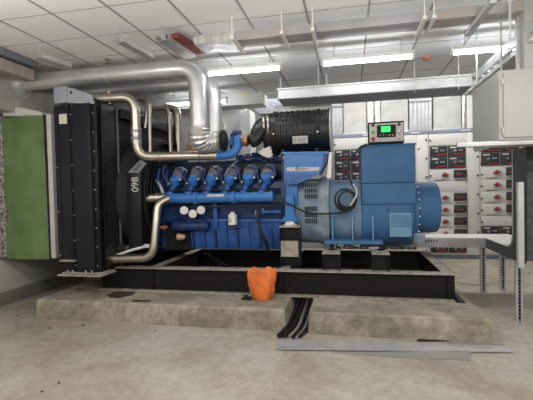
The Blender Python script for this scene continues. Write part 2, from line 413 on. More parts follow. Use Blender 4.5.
for (y0, y1) in ((182.5, 199), (206, 224)):
    yv = 5.012; va, vb = X(304.5, 193, yv), X(317, 193, yv); za, zb = Z(310, y1, yv), Z(310, y0, yv)
    m = MB().box(va, vb, yv, yv+.02, za, zb); v = m.build('vent_opening', 'blackm', en)
    m = MB()
    for r in range(4):
        z = za+(zb-za)*r/3; m.box(va-.004, vb+.004, yv-.006, yv+.004, z-.006, z+.006)
    for r in range(7):
        x = va+(vb-va)*r/6; m.box(x-.0025, x+.0025, yv-.003, yv+.004, za, zb)
    m.build('vent_grille', 'grey', v)
# crankcase and sump
czb, czt = Z(230, 246, 5.0), Z(230, 204, 5.0)
ys = 5.08
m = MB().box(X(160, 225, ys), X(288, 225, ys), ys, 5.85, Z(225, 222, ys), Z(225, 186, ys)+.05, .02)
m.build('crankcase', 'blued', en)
sp = MB().prism([(5.03, Z(225, 222, 5.03)), (5.87, Z(225, 222, 5.03)), (5.75, Z(225, 249, 5.1)), (5.10, Z(225, 249, 5.1))], X(190, 235, 5.05), X(288, 235, 5.05), 'x', .012).build('oil_sump', 'blue', en)
for k in range(9):
    x = X(193+k*11.2, 235, 5.05)
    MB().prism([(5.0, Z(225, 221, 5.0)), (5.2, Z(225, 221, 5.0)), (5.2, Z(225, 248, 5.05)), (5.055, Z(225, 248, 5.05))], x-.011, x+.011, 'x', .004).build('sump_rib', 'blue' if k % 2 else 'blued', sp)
MB().box(X(188, 221, 5.02), X(288, 221, 5.02), 5.015, 5.08, Z(240, 222.5, 5.02), Z(240, 219.5, 5.02), .004).build('sump_flange', 'blue', en)
# V block tops (both banks), deep behind heads
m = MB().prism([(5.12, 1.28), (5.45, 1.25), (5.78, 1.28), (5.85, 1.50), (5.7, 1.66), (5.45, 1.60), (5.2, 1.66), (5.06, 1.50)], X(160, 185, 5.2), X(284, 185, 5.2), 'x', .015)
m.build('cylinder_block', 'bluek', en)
# near-side charge manifold
ym = 4.90
zm = Z(225, 197.5, ym)
xm = [X(p, 197.5, ym) for p in (164.5, 168, 194.5, 198, 232, 236, 270, 273.5)]
rm = .073
m = MB().lathe((xm[0], ym, zm), (xm[-1], ym, zm), [(0, rm*.85), (.01, rm), (xm[1]-xm[0], rm), (xm[1]-xm[0]+.002, rm*.9), (xm[2]-xm[0], rm*.9), (xm[2]-xm[0], rm*1.12), (xm[3]-xm[0], rm*1.12),
    (xm[3]-xm[0], rm*.9), (xm[4]-xm[0], rm*.9), (xm[4]-xm[0], rm*1.12), (xm[5]-xm[0], rm*1.12), (xm[5]-xm[0], rm*.9), (xm[6]-xm[0], rm*.9), (xm[6]-xm[0], rm*1.05), (xm[7]-xm[0], rm*1.02)], 24)
mf = m.build('intake_manifold', 'blueb', en)
px0, px1 = X(207, 194, ym-.07), X(224, 194, ym-.07)
lab(MB().box(px0, px1, ym-rm*.9-.006, ym-rm*.6, zm+.012, zm+.046, .002).build('name_plate', 'galvd', mf), 'small grey metal plate')
# six heads per bank, tilted towards the viewer
def head(xc, side):
    """side=-1: near bank"""
    yc = 5.45+side*.28
    rot = Matrix.Rotation(side*-math.radians(38), 3, 'X')
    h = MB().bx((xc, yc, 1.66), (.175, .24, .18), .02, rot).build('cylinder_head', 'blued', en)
    # cast grey rocker cover, tapered
    m = MB(); n = rot @ V((0, 0, 1)); u = rot @ V((0, 1, 0)); c0 = V((xc, yc, 1.66))
    sec = [(.07, .098, .115), (.11, .098, .115), (.115, .088, .105), (.165, .060, .085), (.172, .05, .07)]
    rings = []
    for t, a, b in sec:
        rg = []
        for k in range(16):
            an = 2*PI*(k+.5)/16; c, s_ = math.cos(an), math.sin(an); q = (abs(c)**9+abs(s_)**9)**(-1/9)
            rg.append(m.bm.verts.new(c0+n*t+V((1, 0, 0))*c*q*a+u*s_*q*b))
        rings.append(rg)
    for i in range(len(rings)-1):
        for k in range(16): m.bm.faces.new((rings[i][k], rings[i][(k+1)%16], rings[i+1][(k+1)%16], rings[i+1][k]))
    m.bm.faces.new(rings[-1])
    lab(m.build('rocker_cover', 'cover', h), 'cast grey rocker cover')
    if side < 0:
        zc = Z((xc*79+350), 178, 4.95)
        zc = Z(220, 178.5, 4.93)
        # port cover: bulged blue hex
        rp = Matrix.Rotation(math.radians(28), 3, 'X')
        m = MB(); pc = V((xc, 4.96, zc-.005)); rg_ = []
        for t, a, b in ((-.07, .055, .06), (-.03, .058, .07), (.0, .075, .075), (.025, .075, .075), (.045, .052, .055), (.052, .03, .03)):
            rg_.append([m.bm.verts.new(pc+rp @ V((math.cos(2*PI*k/8+PI/8)*a, math.sin(2*PI*k/8+PI/8)*b, t))) for k in range(8)])
        for i in range(5):
            for k in range(8): m.bm.faces.new((rg_[i][k], rg_[i][(k+1)%8], rg_[i+1][(k+1)%8], rg_[i+1][k]))
        m.bm.faces.new(rg_[-1]); m.bm.faces.new(rg_[0][::-1])
        m.build('port_cover', 'blueb', h)
        # runner down to manifold
        m = MB().tube([(xc-.005, 5.0, zc-.06), (xc-.03, 4.96, zc-.11), (xc-.055, 4.92, zm+.04)], [.032, .05], 14, 5)
        m.lathe((xc-.055, 4.92, zm+.085), (xc-.058, 4.915, zm), [(0, .055), (.012, .06), (.03, .06)], 12)
        m.build('intake_runner', 'blue', h)
        # injector stub, bolts
        MB().cyl((xc+.085, 5.0, zc-.005), (xc+.088, 4.92, zc-.0), .013, 10).build('head_bolt', 'galvd', h)
        MB().cyl((xc-.075, 4.98, zc-.05), (xc-.078, 4.92, zc-.05), .014, 8).build('head_bolt', 'galvd', h)
        m = MB().tube([(xc+.10, 4.95, zc+.01), (xc+.12, 4.92, zc+.08), (xc+.07, 5.02, zc+.16), (xc+.02, 5.1, zc+.15)], .008, 8, 6)
        m.build('fuel_pipe', 'blue', h)
for px in (175.5, 193.7, 211.7, 230, 248.4, 266.6):
    head(X(px, 178, 4.98), -1); head(X(px, 178, 4.98)-.02, 1)
for i, px in enumerate((175.5, 193.7, 211.7, 230, 248.4, 266.6)):
    x = X(px, 178, 4.98); z0_ = Z(px, 174, 4.98)
    MB().tube([(x-.115, 4.97, z0_+.05), (x-.105, 4.93, z0_-.03), (x-.09, 4.93, z0_-.10), (x-.10, 4.93, z0_-.16)], .016, 10, 6).build('coolant_riser', 'bluek', en)
    MB().tube([(x-.09, 4.99, z0_+.08), (x-.02, 4.96, z0_+.10), (x+.05, 4.97, z0_+.075), (x+.11, 4.96, z0_+.03)], .009, 8, 6).build('injector_line', 'rubber', en)
    MB().bx((x+.115, 4.96, z0_+.0), (.04, .05, .06), .008).build('line_block', 'blued', en)
MB().tube([at(168, 190.5, 4.86), at(200, 190, 4.87), at(240, 190.5, 4.87), at(272, 190, 4.88)], .008, 8, 6).build('sensor_loom', 'rubber', en)
MB().tube([at(172, 207.5, 4.9), at(200, 206.5, 4.9), at(230, 207, 4.9), at(262, 206, 4.9), at(282, 204, 4.9)], .013, 8, 6).build('lower_loom', 'rubber', en)
# clutter along the vee: rail and harness
m = MB()
for k in range(5):
    pts = []
    for i in range(14):
        px = 236+i*3.6; pts.append(at(px, 159+5*noise.noise((i*.45, k*2.3, 0))-k*.7, 5.15+.05*k))
    m.tube(pts, .010, 8, 3)
m.build('fuel_harness', 'blued', en)
m = MB()
for k in range(6):
    x = X(240+k*7, 157, 5.25); m.bx((x, 5.3, Z(250, 157-(k % 3), 5.25)), (.07, .08, .07), .012, Matrix.Rotation(k*.4, 3, 'Z'))
m.build('valve_blocks', 'blued', en)
m = MB().tube([at(224, 176, 4.95), at(229, 168, 4.97), at(238, 160, 5.05)], .010, 8, 6)
m.build('fuel_crossover', 'cover', en)
MB().box(X(160, 238, 5.15), X(194, 238, 5.15), 5.14, 5.8, Z(170, 250, 5.15), Z(170, 228, 5.15), .02).build('front_sump', 'blackm', en)
# front end gear cover & pulley, left
m = MB().box(X(155, 215, 5.15), X(166, 215, 5.15), 5.12, 5.8, Z(160, 248, 5.15), Z(160, 165, 5.15), .03); m.build('front_cover', 'blued', en)
fx = X(146, 190, 5.3)
MB().lathe((fx, 5.4, 1.5), (fx+.2, 5.4, 1.5), [(0, .20), (.03, .22), (.07, .22), (.08, .16), (.2, .16)], 30).build('fan_pulley', 'blackm', en)
MB().lathe((fx-.05, 5.4, .95), (fx+.2, 5.4, .95), [(0, .13), (.05, .15), (.1, .15), (.12, .1), (.25, .1)], 26).build('crank_pulley', 'blackm', en)
m = MB()
for y in (-.19, .19): m.tube([(fx+.04, 5.4+y, 1.5), (fx+.04, 5.4+y*.7, .95)], .015, 8)
m.build('drive_belt', 'rubber', en)
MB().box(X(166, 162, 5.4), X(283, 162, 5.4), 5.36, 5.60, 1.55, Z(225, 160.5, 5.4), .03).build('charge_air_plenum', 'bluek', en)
# small bracket and hoses near left end of the heads
MB().tube([at(160, 168, 5.0), at(158, 178, 4.98), at(163, 188, 4.96), at(160, 194, 4.95)], .022, 10, 6).tube([at(166, 165, 5.0), at(163, 172, 4.98), at(167, 182, 4.96)], .02, 10, 6).build('coolant_hose', 'blued', en)
MB().tube([at(156, 180, 5.0), at(160, 186, 4.9), at(164, 195, 4.88)], .018, 10, 6).build('coolant_pipe', 'galvd', en)
# lower oil cooler cylinder
zc = Z(195, 226, 4.98)
m = MB().lathe((X(172, 226, 4.98), 4.98, zc), (X(216, 226, 4.98), 4.98, zc), [(0, .05), (.01, .06), (.05, .065), (.46, .065), (.462, .08), (.5, .08), (.503, .06), (.53, .058)], 20)
m.build('oil_cooler', 'blued', en)
MB().box(X(213, 215, 5.0), X(217, 215, 5.0), 5.0, 5.1, Z(215, 229, 5.0), Z(215, 203, 5.0), .008).build('cooler_bracket', 'blue', en)
# horizontal pipe in front on the block (right)
zc = Z(260, 212, 4.95)
MB().lathe((X(262, 212, 4.95), 4.95, zc), (X(281, 212, 4.95), 4.95, zc), [(0, .03), (.015, .03), (.016, .022), (.16, .022), (.161, .03), (.18, .03), (.181, .02), (.24, .02)], 14).build('coolant_stub', 'blue', en)
MB().tube([at(257, 209, 4.94), at(258, 220, 4.9), at(262, 235, 4.9), at(268, 250, 4.95)], .014, 10, 8).tube([at(256, 215, 4.94), at(260, 228, 4.92), at(266, 240, 4.9), at(268, 248, 4.95)], .01, 10, 8).build('hanging_hose', 'rubber', en)
MB().bx(at(257, 213, 4.95), (.05, .05, .07), .01).bx(at(263, 210, 4.96), (.03, .04, .04), .006).build('hose_valve', 'cover', en)
# three white round fuel filters seen end on
for i, (px, py) in enumerate(((184, 210.5), (192.7, 214), (201, 210.2))):
    p = at(px, py, 4.86); d = V((-.40, 1, -.02)).normalized()
    f = lab(MB().lathe(p, p+d, [(0, .036), (.002, .050), (.012, .056), (.17, .056)], 24).build('fuel_filter', 'white', en), 'white round filter canister')
    MB().lathe(p+d*.17, p+d, [(0, .06), (.05, .06)], 20).build('filter_head', 'cover', f)
# upright white oil filter with a small printed emblem
p = at(232.5, 219, 4.93)
r = .056
f = lab(MB().lathe((p.x, 4.93, Z(232, 225, 4.93)), (p.x, 4.93, 3), [(0, .04), (.006, r), (.12, r), (.14, r*.9), (.15, .03), (.17, .03)], 24).build('oil_filter', 'white', en), 'upright white filter canister')
MB().cyl((p.x-.012, 4.93-r-.001, p.z-.005), (p.x-.012, 4.93-r+.01, p.z-.005), .013, 14).build('filter_emblem', 'gbtn', f)
MB().box(p.x-.03, p.x+.01, 4.93-r-.001, 4.93-r+.012, p.z-.036, p.z-.028).build('label_print', 'mod', f)
MB().bx((p.x, 4.97, Z(232, 227, 4.93)), (.18, .06, .025), .006).build('filter_bracket', 'blued', f)
# sensor with pale tip
p = at(176, 236.5, 4.96)
MB().lathe(p, p+V((.16, .06, -.02)), [(0, .025), (.01, .045), (.05, .05), (.1, .038), (.12, .03)], 16).build('drain_cap', mat('pale_copper', (.62,.42,.34), .4, .3, var=.3, vs=30), en)
p = at(160, 226.5, 4.86)
MB().tube([p+V((-.02, 0, .0)), p+V((.03, 0, -.012)), p+V((.10, .02, -.01))], .022, 12, 4).cyl(p+V((.06, 0, -.04)), p+V((.06, 0, .015)), .02, 10).build('drain_valve', 'copper', en)
# rear upper housing behind the blue bracket
MB().box(X(282, 175, 5.15), X(292, 200, 5.15), 5.1, 5.8, Z(285, 222, 5.15), Z(285, 160, 5.15), .02).build('rear_housing', 'blued', en)
# engine foot on the pedestal
p = at(290, 222, 4.92)
MB().prism([(X(286, 200, 4.92), Z(290, 195, 4.92)), (X(294, 200, 4.92), Z(290, 195, 4.92)), (X(294.5, 218, 4.92), Z(290, 216, 4.92)), (X(300, 222, 4.92), Z(290, 221.5, 4.92)), (X(280, 222, 4.92), Z(290, 221.5, 4.92)), (X(286, 217, 4.92), Z(290, 216, 4.92))], 4.88, 5.1, 'y', .006).build('engine_foot', 'blueb', en)
MB().lathe((p.x, 4.92, Z(290, 226.3, YE)), (p.x, 4.92, 3), [(0, .085), (.015, .09), (.02, .07), (.05, .055), (.058, .03)], 20).build('foot_mount', 'white', en)
# blue lower post under bracket
MB().box(X(286, 190, 4.98), X(297.5, 190, 4.98), 4.98, 5.1, Z(290, 205, 4.98), Z(290, 179, 4.98), .008).build('bracket_post', 'blueb', en)

# ---- turbocharger (blue) as a thing of its own
yt_ = 5.0
tc_ = at(238, 144, 5.1)
tb = thing('turbocharger', 'blue cast turbocharger between the exhaust stack and the air cleaner hose', 'turbocharger', tc_)
p = at(239, 143, 5.05)
MB().lathe(p+V((-.10, .06, 0)), p+V((.1, -.02, 0)), [(0, .06), (.01, .10), (.04, .11), (.07, .095), (.09, .07), (.13, .065), (.135, .05)], 24).build('compressor_housing', 'blue', tb)
MB().tube([at(236.5, 138, 5.0), at(237, 147, 4.96), at(231, 154, 4.93), at(216, 155.5, 4.92)], [.055, .055], 18, 8).build('compressor_outlet', 'blueb', tb)
MB().lathe(at(243, 141, 5.02), at(250, 141.5, 5.0), [(0, .05), (.012, .062), (.03, .058), (.045, .07), (.065, .066), (.08, .05)], 20).build('hose_clamp', 'copper', tb)
MB().bx(at(234, 141, 5.08), (.08, .1, .20), .02).bx(at(237, 132.5, 5.06), (.11, .08, .05), .012).build('bearing_housing', 'blued', tb)
for i in range(6):
    a = i*PI/3+.3; MB().cyl(p+V((-.02, -.10, 0))+V((math.cos(a)*.07, 0, math.sin(a)*.07)), p+V((-.02, -.14, 0))+V((math.cos(a)*.07, 0, math.sin(a)*.07)), .012, 8).build('housing_bolt', 'blueb', tb)

# ---- blue bracket box with emblem under the air cleaner
yk = 4.86
def K(px, py): a = at(px, py, yk); return (a.x, a.z)
bk = thing('air_cleaner_bracket', 'bright blue sheet metal bracket with grey emblem strip below the air cleaner', 'bracket', at(305, 178, yk))
MB().prism([K(284, 153.5), K(324, 153), K(322.5, 166.5), K(318.5, 174), K(296.5, 184), K(284, 184)][::-1], yk, yk+.05, 'y', .004).build('front_plate', 'blueb', bk)
MB().prism([K(324.3, 153), K(328, 153), K(327, 160), K(319, 174.5), K(319, 174), K(323, 166.5)][::-1], yk+.012, yk+.4, 'y').build('side_gusset', 'blued', bk)
MB().prism([K(282, 152), K(328.5, 151.5), K(328.5, 154), K(282, 154.3)][::-1], yk-.015, yk+.45, 'y', .003).build('top_shelf', 'blueb', bk)
MB().prism([K(329, 152), K(332, 152), K(331, 178), K(326.5, 178)][::-1], yk+.02, yk+.05, 'y').build('side_strap', 'white', bk)
MB().prism([K(285, 174), K(284.2, 184.3), K(296.5, 184.3), K(318.5, 174.6), K(318.5, 173.8)], yk-.003, yk+.03, 'y').build('lower_fold', 'blue', bk)
e = MB().prism([K(286.5, 167.5), K(320, 167), K(319, 170.8), K(286.5, 171.3)][::-1], yk-.004, yk, 'y').build('emblem_strip', mat('emblem_strip_grey', (.36,.33,.33), .4, .5), bk)
cx_, cz_ = K(297, 169)
m = MB(); 
for k in range(20):
    a = 2*PI*k/20; b = 2*PI*(k+1)/20
    m.prism([(cx_+math.cos(a)*.013, cz_+math.sin(a)*.013), (cx_+math.cos(b)*.013, cz_+math.sin(b)*.013), (cx_+math.cos(b)*.021, cz_+math.sin(b)*.021), (cx_+math.cos(a)*.021, cz_+math.sin(a)*.021)], yk-.006, yk-.004, 'y')
m.box(cx_-.004, cx_+.004, yk-.006, yk-.004, cz_-.012, cz_+.012)
m.build('ring_emblem', 'mod', e)
tx, tz = K(303, 169)
mb = MB()   # the photo shows only a short row of illegible dark strokes
for k, w_ in enumerate((.016, .012, .014, .010, .013)):
    xx = tx-.045+.022*k; mb.box(xx, xx+w_, yk-.006, yk-.004, tz-.010, tz+.010)
mb.build('emblem_lettering', 'mod', e)
for px, py in ((288.5, 172.5), (314.5, 164), (314.5, 172), (289, 157)):
    q = at(px, py, yk); MB().cyl(q, q+V((0, -.008, 0)), .007, 8).build('bolt', 'mod', bk)

# ---- air cleaner
yf_ = 5.3; zf = Z(297, 130.5, yf_-.15); xf0, xf1 = X(262.5, 130, yf_-.1), X(331, 130, yf_-.1); rf = .285
ac_ = thing('air_cleaner', 'large black ribbed cylindrical air cleaner above the blue bracket', 'air filter', ((xf0+xf1)/2, yf_, zf-rf))
L = xf1-xf0; prof = [(0, rf*.55), (.02, rf*.8), (.05, rf*.93), (.12, rf*.95)]
k0 = .17
prof += [(k0-.001, rf*.95), (k0, rf*1.0), (k0+.03, rf*1.0), (k0+.031, rf*.955)]
n_ = 7
for k in range(n_):
    a = k0+.05+k*(L-.40)/n_; w = (L-.40)/n_
    prof += [(a, rf*.955), (a+w*.18, rf*.955), (a+w*.26, rf*.99), (a+w*.72, rf*.99), (a+w*.8, rf*.955)]
a = L-.17
prof += [(a, rf*.955), (a+.001, rf*1.0), (a+.03, rf*1.0), (a+.031, rf*.96), (L-.04, rf*.96), (L-.035, rf*1.02), (L-.01, rf*1.02), (L, rf*.96)]
mb = MB().lathe((xf0, yf_, zf), (xf1, yf_, zf), prof, 96)
for v in mb.bm.verts:
    t_ = v.co.x-xf0
    if k0+.04 < t_ < L-.18:
        a_ = math.atan2(v.co.z-zf, -(v.co.y-yf_)); 
        if math.cos(a_*16) > 0.2 and v.co.z > zf-.03: v.co.z = zf+(v.co.z-zf)*.965; v.co.y = yf_+(v.co.y-yf_)*.965
mb.build('filter_canister', 'rubber', ac_)
MB().lathe((xf1-.012, yf_, zf), (xf1+.02, yf_, zf), [(0, rf*1.04), (.012, rf*1.04), (.014, rf*.9)], 40).build('end_ring', 'galvd', ac_)
for q in (k0+.015, L-.155):
    for an in (-.1, .95, -1.2):
        c = V((xf0+q, yf_-math.cos(an)*rf*1.01, zf+math.sin(an)*rf*1.01))
        MB().bx(c, (.045, .016, .10), .004, Matrix.Rotation(-an, 3, 'X')).build('band_latch', 'blackm', ac_)
    for px_ in (1,):
        c = V((xf0+q, yf_-rf*1.03, zf-.05)); MB().cyl(c, c+V((0, -.014, 0)), .010, 8).build('latch_bolt', 'bolt', ac_)
lx0, lx1 = X(292, 139, 5.0), X(307.5, 139, 5.0)
an = math.asin(max(-1, min(1, (Z(300, 139.5, 5.02)-zf)/rf)))
c = V(((lx0+lx1)/2, yf_-math.cos(an)*rf*1.0, zf+math.sin(an)*rf*1.0))
o = lab(MB().bx(c, (lx1-lx0, .012, .10), .002, Matrix.Rotation(-an, 3, 'X')).build('paper_label', 'label', ac_), 'small cream label with a dark mark')
rt = Matrix.Rotation(-an, 3, 'X')
mm = MB().bx(c+rt @ V((-.07, -.006, .012)), (.014, .002, .022), 0, rt)
for k in range(3): mm.bx(c+rt @ V((.02, -.006, .02-.018*k)), (.10, .002, .003), 0, rt)
mm.build('label_print', 'mod', o)
for px in (282, 316):   # saddle feet onto the bracket
    x = X(px, 150, 5.0); MB().box(x-.02, x+.02, yf_-.25, yf_+.2, Z(300, 152.5, yk), zf-rf*.85, .004).build('saddle_foot', 'blackm', ac_)
# inlet hose
hs = tag(MB().tube([at(250, 141.5, 5.0), at(255, 139, 5.03), at(259, 132, 5.08), at(263, 127, 5.16), at(268, 127, 5.2)], [.085, .135], 22, 8).build('intake_hose', 'rubber'), 'black flared intake hose from the turbocharger to the air cleaner', 'hose')
for i, (px, py, r) in enumerate(((262, 127.2, .150), (266, 127.0, .160))):
    q = at(px, py, 5.15); MB().lathe(q, q+V((.1, .03, .0)), [(0, r), (.012, r+.004), (.024, r)], 28).build('hose_band', 'steel', hs)

# ================================================================== CONTROL PANEL
yp = 4.9
cp = thing('generator_controller', 'cream generator control panel with glowing green screen on the alternator box', 'control panel', at(386, 144, yp))
q0 = at(368.5, 143.5, yp); q1 = at(404, 120.5, yp)
zb_ = Z(388, 144, yt)+.002
MB().box(q0.x, q1.x, yp, yp+.18, zb_, q1.z, .006).build('case', 'blackm', cp)
MB().box(q0.x+.012, q1.x-.008, yp-.006, yp, zb_+.02, q1.z-.022, .002).build('face_plate', 'panel', cp)
s0 = at(377, 137.8, yp); s1 = at(395.5, 124.5, yp)
ct = MB().box(s0.x, s1.x, yp-.03, yp-.006, s0.z, s1.z, .008).build('controller', 'blackm', cp)
a = at(381, 132.5, yp); b = at(390, 126.5, yp)
lab(MB().box(a.x, b.x, yp-.034, yp-.028, a.z, b.z).build('screen', 'screen', ct), 'lit green screen')
for k in range(5):
    q = at(380+k*3.2, 135, yp-.03); MB().cyl(q+V((0, .003, 0)), q+V((0, -.004, 0)), .008, 10).build('push_button', 'gbtn' if k < 2 else ('ybtn' if k > 2 else 'mod'), ct)
for px, py, m, r in ((373, 125.3, 'mod', .018), (373, 132.3, 'gbtn', .016), (373.2, 139.2, 'red', .024), (399, 124.3, 'mod', .017), (399, 131.6, 'galvd', .02), (399, 138.5, 'galvd', .015)):
    q = at(px, py, yp-.006); MB().lathe(q, q+V((0, -1, 0)), [(0, r*1.1), (.008, r*1.1), (.01, r*.8), (.03, r*.8), (.034, r*.6)], 16).build('knob', m, cp)
# black cable and coil
P = [at(367, 144, 4.95), at(361, 147, 4.93), at(356, 152, 4.92), at(350, 160, 4.92), at(347, 172, 4.92), at(352, 184, 4.9), at(356, 190, 4.89)]
m = MB().tube(P, .013, 10, 8)
cc = at(345.5, 200, 4.9)
for t_, (rr, ox, oz) in enumerate(((.135, 0, 0), (.12, -.01, .01), (.11, .02, -.005), (.095, .015, .012))):
    pts = [(cc.x+ox+rr*math.cos(a*2*PI/26)*.95, 4.9-.018*t_ , cc.z+oz+rr*math.sin(a*2*PI/26)) for a in range(27)]
    m.tube(pts, .012, 10)
pts = [at(355, 206, 4.88), at(345, 212, 4.88), at(330, 213.5, 4.88), at(315, 213.5, 4.88), at(303, 211, 4.87), at(293, 206, 4.86), at(283, 202, 4.86), at(270, 201.5, 4.84)]
m.tube(pts, .012, 10, 8)
tag(m.build('control_cable', 'rubber'), 'black control cable with a coil hanging on the alternator neck', 'cable')
tag(MB().tube([at(353, 184, 4.86), at(357, 192, 4.83), at(354, 200, 4.83), at(350, 206, 4.84)], .009, 8, 6).build('rag_tie', 'paperw'), 'pale rag tied around the black cable coil', 'rag')

# ================================================================== RADIATOR
yr0, yr1 = 4.30, 6.65
xr0, xr1 = X(57, 190, yr0), X(98.5, 190, yr0)
zr0, zr1 = Z(85, 272, yr0), Z(80, 104, yr0)
ra = thing('radiator', 'tall black engine radiator with bolted side columns left of the engine', 'radiator', ((xr0+xr1)/2, 5.4, FZ))
def col_(pxa, pxb, m, y, name, dep=.06):
    xa, xb = X(pxa, 190, y), X(pxb, 190, y); return MB().box(xa, xb, y, y+dep, zr0, zr1, .003).build(name, m, ra), xa, xb
# core box & side recess
MB().box(xr0, xr1-.02, yr0+.06, yr1-.06, zr0, zr1, .004).build('radiator_core', 'blackm', ra)
o1, a1, b1 = col_(61, 71.5, 'blackcol', yr0, 'narrow_column')
o2, a2, b2 = col_(75, 92, 'blackcol', yr0-.03, 'wide_column', .09)
o3, a3, b3 = col_(56.5, 60.5, 'blackm', yr0, 'edge_column')
MB().box(X(93, 190, yr0), xr1, yr0, yr0+.06, zr0, zr1, .003).build('corner_post', 'black', ra)
o4 = MB().box(X(71.5, 190, yr0)+.0, X(75, 190, yr0), yr0+.02, yr0+.06, zr0, zr1).build('recess_strip', 'blackm', ra)
for px, rng in ((73.3, 7), (95.5, 9), (58.5, 3)):
    for k in range(rng):
        z = zr0+.08+(zr1-zr0-.2)*k/(rng-1) if rng > 3 else zr0+.2+.55*k
        x = X(px, 190, yr0); MB().lathe((x, yr0+.02, z), (x, yr0-.02, z), [(0, .0095), (.028, .0095), (.034, .006)], 8).build('bolt', 'bolt', ra)
MB().box(a1+.01, b1-.03, yr0-.003, yr0, Z(62, 124, yr0), Z(62, 114, yr0)).build('paper_label', 'label', ra)
# top lugs
for px in (68, 73.5, 77, 88):
    x = X(px, 105, yr0); MB().box(x-.012, x+.012, yr0-.04, yr0+.01, zr1-.03, zr1+.0, .003).build('top_lug', 'mod', ra)
# top brackets
tz0, tz1 = Z(60, 103, yr0), Z(60, 86.5, yr0)
tbk = MB().box(X(53.5, 95, yr0), X(66.5, 95, yr0), yr0, yr0+.25, tz0, tz1, .008).build('top_bracket', 'greyblk', ra)
def R_(px, py): a = at(px, py, yr0); return (a.x, a.z)
MB().prism([R_(67.5, 103), R_(67.5, 88.5), R_(74, 88.5), R_(92, 95), R_(95, 104)], yr0-.01, yr0+.012, 'y').build('gusset_plate', 'greyblk', ra)
q = at(71, 92.5, yr0-.012); MB().cyl(q, q+V((0, -.006, 0)), .016, 14).build('gusset_hole', 'mod', ra)
MB().box(X(66, 100, yr0), xr1, yr0, yr1, zr1, zr1+.05, .005).build('top_tank', 'black', ra)
# bottom flanges
bf = MB().box(X(60, 282, yr0-.08), X(103, 282, yr0-.08), yr0-.12, yr0+.2, zr0-.03, zr0-.015).box(X(60, 282, yr0-.08)+.02, X(103, 282, yr0-.08)-.02, yr0-.06, yr0+.2, zr0-.012, zr0, .002).build('bottom_flange', 'dust', ra)
MB().box(X(62, 282, yr0), X(100, 282, yr0), yr0+.0, FY1+.3, FZ+.0, zr0-.03).build('base_rail', 'black', ra)
MB().box(X(60, 240, yr0-.03), X(74, 240, yr0-.03), yr0-.05, yr0, Z(67, 261, yr0), Z(67, 259.5, yr0)).build('small_ledge', 'dust', ra)
for px in (68, 73, 86, 92):
    q = at(px, 277, yr0-.05); MB().cyl((q.x, yr0-.05, zr0-.0), (q.x, yr0-.05, zr0+.03), .012, 8).build('anchor_bolt', 'bolt', ra)
# engine-side face: perforated guard strip, shroud and fins
xs = xr1
for a_, b_ in ((zr1-.12, zr1), (zr0, zr0+.14)): MB().box(xs, xs+.10, yr0+.42, yr1-.1, a_, b_, .004).build('shroud_rail', 'black', ra)
def perforated(y0, y1, z0, z1, x):
    m = bpy.data.materials.get('perforated_black')
    mb = MB(); mb.box(x, x+.008, y0, y1, z0, z1); return mb
pg = perforated(yr0+.05, yr0+.36, zr0+.02, zr1, xs+.03).build('perforated_guard', 'black', ra)
mb = MB()
nrow = 46; 
for i in range(nrow):
    for j in range(3):
        y = yr0+.12+j*.07+(.035 if i % 2 else 0); z = zr0+.08+(zr1-zr0-.14)*i/(nrow-1)
        mb.lathe((xs+.037, y, z), (xs+.041, y, z), [(0, .011), (.003, .009)], 6)
mb.build('guard_holes', 'holes', pg)
MB().box(xs+.02, xs+.055, yr0+.36, yr0+.39, zr0, zr1, .004).build('guard_edge', 'holes', ra)
# core fins (dark) and fan ring
mb = MB()
for k in range(60):
    z = zr0+.1+(zr1-zr0-.15)*k/59; mb.box(xs, xs+.02, yr0+.45, yr1-.1, z-.006, z+.006)
mb.build('core_fins', 'mod', ra)
yc_ = 5.5; zc_ = 1.45
mb = MB(); 
rings = []
for (x, r) in ((xs+.03, .90), (xs+.26, .82), (xs+.40, .80), (xs+.40, .78), (xs+.26, .80), (xs+.03, .88)):
    rings.append([mb.bm.verts.new((x, yc_+r*math.cos(2*PI*k/40), zc_+r*math.sin(2*PI*k/40))) for k in range(40)])
for i in range(len(rings)):
    for k in range(40): a, b = rings[i], rings[(i+1) % len(rings)]; mb.bm.faces.new((a[k], a[(k+1)%40], b[(k+1)%40], b[k]))
mb.build('fan_shroud', 'blackm', ra)
mb = MB(); 
for k in range(9):
    rr = .1+.085*k
    mb.tube([(xs+.42, yc_+rr*math.cos(2*PI*a/32), zc_+rr*math.sin(2*PI*a/32)) for a in range(33)], .005, 6)
for k in range(8):
    a = k*PI/4; mb.tube([(xs+.43, yc_, zc_), (xs+.41, yc_+.8*math.cos(a), zc_+.8*math.sin(a))], .006, 6)
mb.build('fan_guard', 'black', ra)
for k in range(8):
    a = k*PI/4+.2; d = V((0, math.cos(a), math.sin(a))); tt = V((0, -math.sin(a), math.cos(a)))
    mb = MB(); c = [V((xs+.25, yc_, zc_))+d*.12, V((xs+.25, yc_, zc_))+d*.72]
    vs = [mb.bm.verts.new(v) for v in (c[0]-tt*.05+V((.05,0,0)), c[0]+tt*.05-V((.05,0,0)), c[1]+tt*.11-V((.06,0,0)), c[1]-tt*.11+V((.06,0,0)))]
    f_ = mb.bm.faces.new(vs); ext = bmesh.ops.extrude_face_region(mb.bm, geom=[f_]); bmesh.ops.translate(mb.bm, vec=(.012, 0, 0), verts=[v for v in ext['geom'] if isinstance(v, bmesh.types.BMVert)])
    mb.build('fan_blade', 'blackm', ra)
